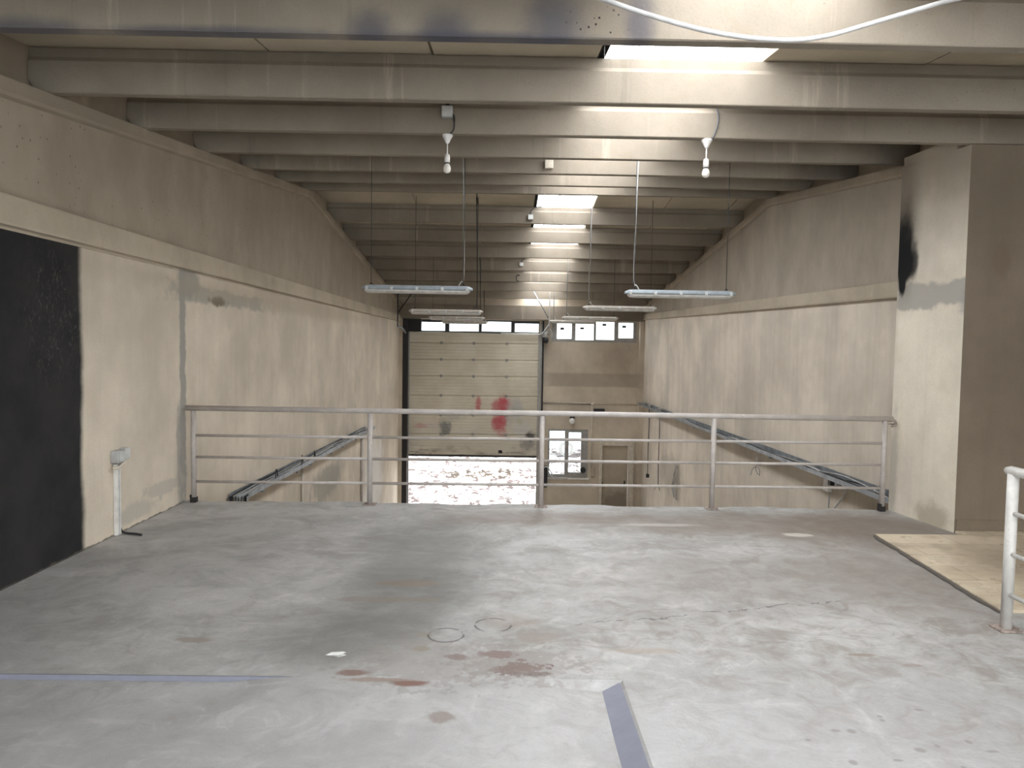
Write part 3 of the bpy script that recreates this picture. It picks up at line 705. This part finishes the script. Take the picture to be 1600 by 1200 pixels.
r2 = thing('stair_railing', 'pale pipe railing with a flaking base plate at the right edge', 'railing', (2.855, 4.07, 0))
X2, Y2 = 2.855, 4.07
mb = MB(); mb.path([(X2, Y2+.05, .895), (X2, Y2+.02, .90), (X2, -.5, .90)], [.022, .027, .027], 16); part(mb, 'top_rail', M['rail_white'], r2)
for yy in (Y2, 2.3, .5):
    mb = MB(); mb.tube((X2, yy, .008), (X2, yy, .885), .030, 16); p = part(mb, 'post', M['rail_white'], r2)
    mb = MB(); mb.bbox(X2-.062, X2+.07, yy-.06, yy+.06, .001, .010, .003)
    for sx in (-.045, .05): mb.lathe([(0, .012), (.008, .010), (.009, .001)], (X2+sx, yy-.04, .009), 8)
    mb.build('base_plate', M['rust'], p)
for z in (.665, .435, .205):
    for a, b in ((Y2-.028, 2.33), (2.27, .53)):
        mb = MB(); mb.tube((X2, a, z), (X2, b, z), .0135, 10); part(mb, 'rail', M['rail_white'], r2)

# ------------------------------------------------------------------ hanging tube lights
def fixture(x, y, z, side, label, body, cable, i):
    t = thing('hanging_light', label, 'light', (x, y, z), 'hanging fluorescent lights')
    L = .635
    mb = MB()
    sec = [(-.045, -.004), (-.055, .004), (-.055, .016), (-.036, .047), (.036, .047), (.055, .016), (.055, .004), (.045, -.004)]
    n = len(sec); rings = []
    for xx, s in ((-L, .55), (-L+.05, .98), (-L+.06, 1.), (L-.06, 1.), (L-.05, .98), (L, .55)):
        rings += [(xx, a*s, c*s + .002*(1-s)) for a, c in sec]
    mb.add(rings, [tuple(range(n)), tuple(range(6*n-1, 5*n-1, -1))] + [(j*n+k, j*n+(k+1) % n, (j+1)*n+(k+1) % n, (j+1)*n+k) for j in range(5) for k in range(n)])
    mb.build('housing', body, t)
    mb = MB(); sec = [(-.042, -.005), (-.040, -.022), (-.026, -.040), (0, -.046), (.026, -.040), (.040, -.022), (.042, -.005)]
    n = len(sec); rings = []
    for xx, s in ((-L+.03, .4), (-L+.055, .92), (-L+.09, 1.), (L-.09, 1.), (L-.055, .92), (L-.03, .4)):
        rings += [(xx, a*(.6+.4*s), -.005+(c+.005)*s) for a, c in sec]
    mb.add(rings, [tuple(range(n)), tuple(range(6*n-1, 5*n-1, -1))] + [(j*n+k, j*n+(k+1) % n, (j+1)*n+(k+1) % n, (j+1)*n+k) for j in range(5) for k in range(n)])
    mb.build('diffuser', M['diffuser'], t)
    for xx in (-.575, -.29, 0, .29, .575):
        for s in (-1, 1):
            mb = MB(); mb.bbox(xx-.016, xx+.016, s*.050-.012, s*.050+.012, -.012, .030, .005); mb.build('clip', M['clip'], t)
    zt = zc(y) - z - .002
    for xx in (-.53, .53):
        mb = MB(); mb.path([(xx, 0, .046), (xx, 0, zt)], .0038, 6); mb.path(curve_pts([(xx-.02, 0, .045), (xx, 0, .075), (xx+.02, 0, .045)], 4), .004, 6)
        mb.build('suspension_wire', M['black'], t)
    s = side
    mb = MB(); mb.path(curve_pts([(s*.47, 0, .045), (s*.50, .01, .10), (s*.53, .012, .16), (s*.525, .012, zt*.45), (s*.515, .012, zt*.75), (s*.50, .012, zt)]), .0075 if i < 1 else .009, 8)
    mb.build('power_cable', cable, t)
rows = [(-1.01, 8.55, 2.19), (-1.01, 12.75, 2.13), (-1.08, 16.65, 2.17), (-1.09, 20.2, 2.20)]
LL = ['nearest hanging tube light of the left row, grey body with clear clips', 'second hanging tube light of the left row, on a black cable', 'third hanging tube light of the left row, before the sectional door', 'farthest hanging tube light of the left row, against the strip window']
for i, (p, l) in enumerate(zip(rows, LL)): fixture(*p, 1, l, M['housing'] if i == 0 else M['housing_dust'], M['cable_g'] if i == 0 else M['black'], i)
rows = [(2.005, 8.50, 2.18), (1.975, 12.75, 2.235), (1.92, 16.65, 2.215), (1.86, 20.2, 2.26)]
LR = ['nearest hanging tube light of the right row, on a white cable', 'second hanging tube light of the right row, on a pale cable', 'third hanging tube light of the right row, above the four-pane window', 'farthest hanging tube light of the right row, touching the four-pane window top']
for i, (p, l) in enumerate(zip(rows, LR)): fixture(*p, -1, l, M['housing'] if i == 0 else M['housing_dust'], M['cable_w'] if i == 0 else M['cable_g'], i)

# ------------------------------------------------------------------ bare bulbs under the third beam
def bulb(x, label, right):
    y = 6.32; z = zb(6.28) - .001
    t = thing('bulb_pendant', label, 'light bulb', (x, y, z), 'bare bulbs under the third beam')
    mb = MB(); mb.lathe([(0, 0), (.047, 0), (.047, -.010), (.030, -.035), (.018, -.062), (.010, -.072), (0, -.073)], (0, 0, 0), 20); mb.build('ceiling_rose', M['white'], t)
    mb = MB(); mb.tube((0, 0, -.072), (0, 0, -.165), .0055, 8); mb.build('cord', M['white'], t)
    mb = MB(); mb.lathe([(0, -.155), (.010, -.157), (.022, -.168), (.024, -.205), (.022, -.232), (0, -.232)], (0, 0, 0), 18); mb.build('lamp_holder', M['white'], t)
    mb = MB(); mb.lathe([(.016, -.230), (.018, -.240), (.024, -.250), (.0315, -.270), (.0325, -.287), (.027, -.305), (.014, -.316), (0, -.319)], (0, 0, 0), 20); mb.build('glass_bulb', M['bulb'], t)
    mb = MB(); mb.lathe([(.010, -.2325), (.0225, -.2325), (.0225, -.240), (.0175, -.242)], (0, 0, 0), 16); mb.build('collar', M['black'], t)
    if right:
        mb = MB(); mb.path(curve_pts([(.035, -.052, -.004), (.06, -.056, .06), (.078, -.056, .14), (.07, -.056, .22), (.045, -.06, .272), (-.02, -.06, .275)]), .006, 8); mb.build('feed_cable', M['cable_d'], t)
    else:
        mb = MB(); mb.path(curve_pts([(.03, -.05, -.003), (.055, -.056, .03), (.060, -.056, .08), (.052, -.056, .118)]), .006, 8); mb.build('feed_cable', M['black'], t)
bulb(-.505, 'bare bulb hanging under the square junction box', False)
bulb(1.683, 'bare white bulb right of the skylights, fed by a curved cable', True)

def jbox(x, y, z, s, label, cables, mat=None):
    t = thing('junction_box', label, 'junction box', (x, y, z), 'junction boxes on the roof beams')
    mb = MB(); mb.bbox(-s/2, s/2, -.05, -.001, -s/2, s/2, .004); mb.build('box', mat or M['grey_pl'], t)
    mb = MB(); mb.bbox(-s/2+.004, s/2-.004, -.056, -.0505, -s/2+.004, s/2-.004, .002); mb.build('lid', M['clip'] if mat is None else mat, t)
    for pts, m in cables:
        mb = MB(); mb.path(curve_pts(pts), .008, 6); mb.build('cable', m, t)
top = BH-.004
jbox(-.503, 6.27, zb(6.28)+.165, .092, 'grey square junction box above the left bare bulb', [
    ([(-.005, -.03, .047), (-.006, -.03, .08), (-.03, -.03, .115), (-.055, -.03, .122)], M['black']), ([(.012, -.03, .047), (.012, -.03, .085), (.04, -.03, .116), (.075, -.03, .122)], M['black']),
    ([(.048, -.03, -.02), (.06, -.03, -.05), (.058, -.03, -.08)], M['black'])])
jbox(.497, 8.912, zb(8.92)+.10, .10, 'pale junction box left of centre on the fifth roof beam', [([(.0, -.02, .051), (.03, -.02, .085), (.15, -.02, .094)], M['cable_g'])], M['cream_pl'])
jbox(.428, 13.19, zb(13.2)+.10, .09, 'junction box beside the first skylight beyond the ridge', [([(.0, -.03, .046), (.01, -.03, .11), (.08, -.03, .17), (.2, -.03, .185)], M['black'])])
jbox(.36, 17.04, zb(17.05)+.13, .085, 'farthest junction box, beside the fourth skylight beyond the ridge', [([(-.0, -.03, .043), (.02, -.03, .10), (.09, -.03, .14)], M['black'])])
mb = MB(); mb.path(curve_pts([(.36, 18.27, zb(18.3)+.14), (.30, 18.26, zb(18.3)+.15), (.27, 18.26, zb(18.3)+.10), (.28, 18.26, zb(18.3)+.02), (.33, 18.27, zb(18.3)+.0)]), .010, 6)
tag(mb.build('cable_loop', M['black']), 'short black hooked cable end on a far roof beam', 'cable')
mb = MB(); mb.path(curve_pts([(.05, 3.50, 3.30), (.24, 3.38, 3.16), (.416, 3.3, 3.068), (.62, 3.3, 3.005), (.853, 3.3, 2.947), (1.06, 3.3, 2.918), (1.248, 3.3, 2.913), (1.40, 3.3, 2.935), (1.556, 3.3, 2.981), (1.75, 3.3, 3.042), (1.946, 3.3, 3.10), (2.3, 3.38, 3.20), (2.6, 3.52, 3.30)], 8), .0105, 10)
tag(mb.build('hanging_cable', M['cable_w']), 'thick white cable sagging across the top of the view', 'cable')

# ------------------------------------------------------------------ socket trunking on the left wall
t = thing('wall_socket', 'white trunking with grey sockets standing against the left wall', 'socket', (XL, 5.87, 0))
xw = XL+.002
mb = MB(); mb.bbox(xw, xw+.030, 5.835, 5.895, .004, .575, .003); part(mb, 'trunking', M['white'], t)
mb = MB(); mb.box(xw+.0305, xw+.034, 5.862, 5.868, .006, .57); part(mb, 'trunking_seam', M['grey_pl'], t)
mb = MB(); mb.bbox(xw, xw+.062, 5.80, 5.905, .588, .685, .005); s_ = part(mb, 'socket_box', M['grey_pl'], t)
mb = MB(); mb.bbox(xw+.0625, xw+.068, 5.815, 5.89, .60, .675, .004); o = part(mb, 'cover', M['clip'], t)
mb = MB(); mb.bbox(xw, xw+.05, 5.93, 6.01, .60, .69, .005); part(mb, 'socket_box', M['clip'], t)
mb = MB(); mb.path(curve_pts([(xw+.02, 5.79, .555), (xw+.048, 5.81, .55), (xw+.048, 5.90, .575), (xw+.02, 6.03, .60)]), .013, 8); part(mb, 'conduit', M['cream_pl'], t)
mb = MB(); mb.path(curve_pts([(xw+.016, 5.905, .05), (xw+.03, 5.91, .018), (xw+.09, 5.89, .011), (xw+.16, 5.875, .011), (xw+.21, 5.85, .010)]), .0095, 8); part(mb, 'cable_tail', M['black'], t)

# ------------------------------------------------------------------ cable trays
t = thing('cable_tray', 'galvanised cable tray on the left wall, bending down at its near end', 'cable tray', (XL, 12, -.2))
def tz(y): return -.185 - (y-8.3)*.0145
mb = MB(); x0, x1 = XL+.025, XL+.235
def tray_seg(mb, ya, yb):
    for (a, b, c, d) in ((x0, x1, -.003, 0), (x0, x0+.003, 0, .05), (x1-.003, x1, 0, .055)):
        mb.add([(x, y, tz(y)+z) for x in (a, b) for y in (ya, yb) for z in (c, d)], [(0,1,3,2),(4,6,7,5),(0,4,5,1),(2,3,7,6),(0,2,6,4),(1,5,7,3)])
tray_seg(mb, 8.25, 16.4); part(mb, 'tray', M['tray'], t)
mb = MB()
for (a, b, c, d) in ((x0, x1, 8.246, 8.25), (x0, x0+.003, 8.20, 8.25), (x1-.003, x1, 8.20, 8.25)): mb.box(a, b, c, d, -1.9, tz(8.25)+.02)
part(mb, 'drop_tray', M['tray'], t)
for i in range(6):
    xx = x0+.025+i*.032; mat = [M['black'], M['cable_g'], M['tray'], M['cable_w'], M['tray'], M['black']][i]
    mb = MB(); pts = [(xx, 8.222, -1.9), (xx, 8.222, -.6), (xx, 8.222, -.26), (xx, 8.235, -.19), (xx, 8.28, tz(8.3)+.02)]
    for k in range(1, 12): pts.append((xx+random.uniform(-.012, .012), 8.3+.72*k, tz(8.3+.72*k)+.014+random.uniform(0, .03)))
    mb.path(curve_pts(pts, 3), .009, 6); part(mb, 'cable', mat, t)
for y in (9.4, 10.6, 11.3, 12.6, 13.6, 14.7, 15.4):
    mb = MB(); h = random.uniform(.10, .16); mb.path(curve_pts([(x1-.02, y-.1, tz(y)+.04), (x1-.03, y-.05, tz(y)+h), (x1-.05, y+.05, tz(y)+h*.9), (x1-.06, y+.12, tz(y)+.04)]), .007, 6); part(mb, 'loose_cable', M['black'] if y < 12 else M['cable_g'], t)
for y in (8.8, 11.0, 13.2, 15.4):
    mb = MB(); mb.box(XL+.002, XL+.23, y-.02, y+.02, tz(y)-.035, tz(y)-.004); mb.box(XL+.002, XL+.02, y-.02, y+.02, tz(y)-.16, tz(y)-.035); part(mb, 'bracket', M['tray'], t)
mb = MB(); mb.tube((XL+.024, 11.25, -.30), (XL+.024, 11.25, -2.6), .018, 8); part(mb, 'conduit', M['cream_pl'], t)
mb = MB(); mb.tube((XL+.03, 15.95, -.27), (XL+.03, 15.95, -2.8), .026, 8); part(mb, 'conduit', M['rail'], t)
mb = MB(); mb.bbox(XL+.002, XL+.045, 11.38, 11.50, -.34, -.25, .006); part(mb, 'outlet_box', M['white'], t)

t = thing('cable_tray', 'long galvanised cable tray running along the right wall', 'cable tray', (XR, 14, 0))
def tz(y): return .02 - (y-8)*.0065
x0, x1 = XR-.20, XR-.045
mb = MB()
for ya, yb in ((7.22, 10.4), (10.4, 14.2), (14.2, 21.6)):
    for (a, b, c, d) in ((x0, x1, -.003, 0), (x0, x0+.003, 0, .052), (x1-.003, x1, 0, .085)):
        mb.add([(x, y, tz(y)+z) for x in (a, b) for y in (ya, yb) for z in (c, d)], [(0,1,3,2),(4,6,7,5),(0,4,5,1),(2,3,7,6),(0,2,6,4),(1,5,7,3)])
part(mb, 'tray', M['tray'], t)
mb = MB(); y0 = 9.95; mb.box(x0-.004, x0-.001, y0-.12, y0+.12, tz(y0)+.004, tz(y0)+.05); part(mb, 'joint_plate', M['steel'], t)
for i in range(4):
    xx = x0+.02+i*.022; mb = MB(); pts = []
    for k in range(0, 20): pts.append((xx+random.uniform(-.008, .012), 7.25+.75*k, tz(7.25+.75*k)+.014+random.uniform(0, .045)))
    mb.path(curve_pts(pts, 3), .010, 6); part(mb, 'cable', [M['black'], M['cable_w'], M['black'], M['cable_g']][i], t)
mb = MB(); mb.path(curve_pts([(x0+.03, 7.25, .05), (x0+.04, 7.8, .09), (x0+.05, 8.5, .11), (x0+.06, 9.1, .06)]), .007, 6); part(mb, 'loose_cable', M['cable_w'], t)
mb = MB(); mb.path(curve_pts([(x0+.05, 7.25, .07), (x0+.06, 7.7, .08), (x0+.08, 8.2, .08), (x0+.08, 8.8, .03)]), .008, 6); part(mb, 'loose_cable', M['black'], t)
for y in (8.6, 10.8, 13., 15.2, 17.4, 19.6):
    mb = MB(); mb.box(XR-.195, XR-.002, y-.02, y+.02, tz(y)-.035, tz(y)-.004); part(mb, 'bracket', M['tray'], t)
for y in (18.5, 19.85, 20.6):
    mb = MB(); mb.bbox(x0-.002, x0+.08, y-.12, y+.1, tz(y)+.052, tz(y)+.12, .02); part(mb, 'tie', M['frame'], t)
def cord(x, y, z0, z1, label, plug, mat):
    t = thing('drop_lead', label, 'cord', (x, y, z0), 'cords hanging from the right cable tray')
    mb = MB(); mb.path(curve_pts([(0, 0, 0), (.01, .02, (z1-z0)*.3), (-.005, .0, (z1-z0)*.65), (0, 0, z1-z0)]), .010, 6); mb.build('cord', mat, t)
    if plug:
        mb = MB(); mb.bbox(-.04, .04, -.045, .045, z1-z0-.10, z1-z0-.003, .012); mb.build('plug', M['black'], t)
    else:
        mb = MB(); 
        for a, b in ((-.08, .05), (.05, .12), (.03, -.1)): mb.path(curve_pts([(0, 0, z1-z0), (a*.5, b, z1-z0-.05), (a, b*.5, z1-z0-.14)]), .008, 5)
        mb.build('frayed_end', M['cable_g'], t)
cord(x0-.015, 19.7, tz(19.7), -1.80, 'cord with a black plug hanging nearest the far corner', True, M['black'])
cord(x0-.015, 18.35, tz(18.35), -1.85, 'hanging cord with a loose end, second from the far corner', False, M['black'])
cord(x0-.015, 11.25, tz(11.25), -.22, 'short frayed cord hanging from the middle of the right tray', False, M['cable_g'])
t = thing('wire_tangle', 'tangled bare wires on the lower right wall near the far corner', 'wires', (XR-.01, 17.2, -1.5))
mb = MB()
for k in range(5):
    mb.path(curve_pts([(-.02, .05*k-.1, .35), (-.05, random.uniform(-.25, .25), .05), (-.06, random.uniform(-.3, .3), -.2), (-.04, random.uniform(-.25, .25), -.45)]), .009, 5)
mb.build('wire', M['cable_g'], t)
t = thing('outlet_box', 'white outlet box with cables under the right cable tray', 'outlet', (XR, 9.16, 0))
mb = MB(); mb.bbox(XR-.06, XR-.002, 9.10, 9.24, -.20, -.03, .006); part(mb, 'box', M['white'], t)
mb = MB(); mb.bbox(XR-.066, XR-.002, 9.02, 9.098, -.10, -.008, .006); part(mb, 'switch', M['black'], t)
mb = MB(); mb.path(curve_pts([(XR-.03, 9.12, -.2), (XR-.03, 9.13, -.5), (XR-.03, 9.12, -.8), (XR-.03, 9.12, -1.4)]), .010, 6); part(mb, 'cable', M['cable_g'], t)
mb = MB(); mb.path(curve_pts([(XR-.10, 8.55, -.02), (XR-.04, 8.70, -.15), (XR-.03, 8.95, -.36), (XR-.03, 9.10, -.52), (XR-.03, 9.14, -.7)]), .012, 6); part(mb, 'cable', M['cable_w'], t)

# ------------------------------------------------------------------ fittings on the far wall
t = thing('wall_conduit', 'thin conduit run with a round box across the far wall', 'conduit', (2.65, YF, -.1))
mb = MB(); mb.tube((1.18, YF-.016, -.07), (XR-.14, YF-.016, -.115), .013, 8); part(mb, 'pipe', M['cream_pl'], t)
mb = MB(); mb.tube((1.18, YF-.016, -.12), (2.62, YF-.016, -.13), .010, 8); part(mb, 'pipe', M['frame'], t)
mb = MB(); mb.tube((2.65, YF-.016, -.13), (2.655, YF-.016, -2.0), .018, 8); part(mb, 'pipe', M['cream_pl'], t)
mb = MB(); mb.bbox(2.60, 2.70, YF-.05, YF-.001, -.15, -.05, .02); part(mb, 'box', M['cream_pl'], t)
mb = MB(); mb.bbox(2.70, 3.02, YF-.09, YF-.002, -.42, -.25, .01); tag(mb.build('vent_hood', M['black']), 'dark wall box right of the conduit on the far wall', 'vent')
t = thing('wall_lamp', 'round white lamp globe on the far wall above the small window', 'lamp', (2.05, YF, -.6))
mb = MB(); mb.bbox(1.99, 2.13, YF-.10, YF-.002, -.56, -.42, .02); part(mb, 'base', M['black'], t)
mb = MB(); mb.lathe([(0, .085)] + [(.085*math.sin(a), .085*math.cos(a)) for a in [PI*k/10 for k in range(1, 10)]] + [(0, -.085)], (2.05, YF-.14, -.62), 16); part(mb, 'globe', M['paper'], t)
t = thing('extension_lead', 'black box with a coiled white cable beside the small window', 'extension lead', (1.32, YF, -2.3))
mb = MB(); mb.bbox(1.18, 1.345, YF-.16, YF-.002, -2.62, -1.98, .03); part(mb, 'box', M['black'], t)
mb = MB(); mb.path(curve_pts([(1.20, YF-.17, -2.02), (1.32, YF-.18, -2.0), (1.42, YF-.12, -2.12), (1.50, YF-.1, -2.26), (1.40, YF-.12, -2.28), (1.36, YF-.12, -2.12), (1.46, YF-.10, -2.30), (1.62, YF-.06, -2.345), (1.95, YF-.06, -2.36)]), .016, 6); part(mb, 'cable', M['cable_w'], t)
t = thing('wall_socket_box', 'dark round socket between the small window and small door', 'socket', (2.43, YF, -2.2))
mb = MB(); mb.bbox(2.655, 2.755, YF-.07, YF-.002, -2.30, -2.02, .02); part(mb, 'box', M['door_leaf'], t)
mb = MB()
mb.path([(2.56-.15, YF-.06, -2.1), (2.56-.15, YF-.002, -2.1)], .085, 16); part(mb, 'socket', M['black'], t)
bpy.data.objects.remove(t.children[0]) if False else None

# ------------------------------------------------------------------ scraps on the floor
mb = MB(); mb.add([(-.87, 3.62, .003), (-.80, 3.60, .010), (-.765, 3.625, .016), (-.79, 3.645, .012), (-.845, 3.655, .004), (-.83, 3.63, .012)], [(0,1,5), (1,2,5), (2,3,5), (3,4,5), (4,0,5)])
mb.add([(-.87, 3.62, .0015), (-.80, 3.60, .0015), (-.765, 3.625, .0015), (-.79, 3.645, .0015), (-.845, 3.655, .0015)], [(4,3,2,1,0)])
tag(mb.build('paper_scrap', M['paper']), 'small crumpled white paper scrap on the concrete floor', 'paper')

# ------------------------------------------------------------------ outside
mb = MB(); gx = [-40 + 80*i/80 for i in range(81)]; gy = [YF+.23] + [22.5 + 60*(j/60)**1.5 for j in range(61)]
vs = [(x, y, ZG-.03 + (.05*math.sin(x*1.7+y*.9) + .04*math.sin(x*3.1-y*2.1))*min(1, (y-22.2)/2)) for y in gy for x in gx]; W = len(gx)
mb.add(vs, [(j*W+i, j*W+i+1, (j+1)*W+i+1, (j+1)*W+i) for j in range(len(gy)-1) for i in range(W-1)])
struct(mb.build('ground_outside', M['ground']))
M['van'] = plain('white_vehicle_paint', (.62, .68, .70), .35); M['van_dark'] = plain('vehicle_glass', (.20, .26, .29), .1)
t = thing('vehicle', 'pale vehicle parked outside, glimpsed through the small window', 'vehicle', (4.2, 34.4, ZG))
prof = [(-2.1, .35), (2.1, .35), (2.15, .9), (2.05, 1.75), (1.8, 1.95), (-.6, 1.95), (-1.25, 1.2), (-2.05, 1.0), (-2.15, .6)]
mb = MB(); mb.prism(prof, 'y', -.85, .85); mb.build('body', M['van'], t)
mb = MB(); mb.prism([(-.95, 1.25), (-.5, 1.8), (.3, 1.8), (.3, 1.25)], 'y', -.87, .87); mb.build('window', M['van_dark'], t)
for wx in (-1.3, 1.25):
    for s in (-1, 1):
        mb = MB(); mb.path([(wx, s*.70, .34), (wx, s*.89, .34)], .34, 20); o = mb.build('wheel', M['frame'], t)
        mb = MB(); mb.path([(wx, s*.86, .34), (wx, s*.905, .34)], .2, 16); mb.build('hub_cap', M['clip'], o)

# ------------------------------------------------------------------ light
wd = bpy.data.worlds.new('overcast'); bpy.context.scene.world = wd; wd.use_nodes = True
nt = wd.node_tree; bg = nt.nodes['Background']; bg.inputs[0].default_value = (.95, .975, 1., 1); bg.inputs[1].default_value = 2.0
def portal(name, loc, rot, sx, sy):
    l = bpy.data.lights.new(name, 'AREA'); l.shape = 'RECTANGLE'; l.size = sx; l.size_y = sy; l.cycles.is_portal = True
    o = bpy.data.objects.new(name, l); C.objects.link(o); o.location = loc; o.rotation_euler = rot; return o
portal('portal_door', (-.9, YF+.3, -2.55), (-PI/2, 0, 0), 3.9, 1.7)
portal('portal_strip', (.6, YF+.3, 2.05), (-PI/2, 0, 0), 7.0, .65)
portal('portal_window', (1.95, YF+.3, -1.6), (-PI/2, 0, 0), 1.2, 1.45)
l = portal('fill_back_window', (2.2, YB-.02, 1.225), (PI/2, 0, 0), 8.7, 1.7); l.data.cycles.is_portal = False  # added fill light at the unseen back window, brightens the front
l.data.energy = 95; l.data.color = (.95, .975, 1.)

# ------------------------------------------------------------------ camera
def camera():
    f, X, Y, roll = 1155., 788., 542., .0155
    yaw, pitch = .011152264, -.050007658
    cy, sy = math.cos(yaw), math.sin(yaw)
    F = Vector((sy*math.cos(pitch), cy*math.cos(pitch), math.sin(pitch))); R = Vector((cy, -sy, 0)); U = R.cross(F)
    c, s = math.cos(roll), math.sin(roll); R2 = c*R + s*U; U2 = -s*R + c*U
    cam = bpy.data.cameras.new('camera'); cam.sensor_width = 36; cam.lens = f/1600*36; cam.clip_start = .02; cam.clip_end = 300
    o = bpy.data.objects.new('camera', cam); C.objects.link(o)
    o.matrix_world = Matrix(((R2.x, U2.x, -F.x, 0), (R2.y, U2.y, -F.y, 0), (R2.z, U2.z, -F.z, 1.55), (0, 0, 0, 1)))
    bpy.context.scene.camera = o
camera()
sc = bpy.context.scene
vs_ = sc.view_settings; sc.display_settings.display_device = 'sRGB'
vs_.view_transform = 'Standard'; vs_.look = 'None'; vs_.gamma = 1; vs_.use_curve_mapping = False; vs_.exposure = 1.42
sc.cycles.max_bounces = 10; sc.cycles.diffuse_bounces = 8; sc.cycles.transparent_max_bounces = 8
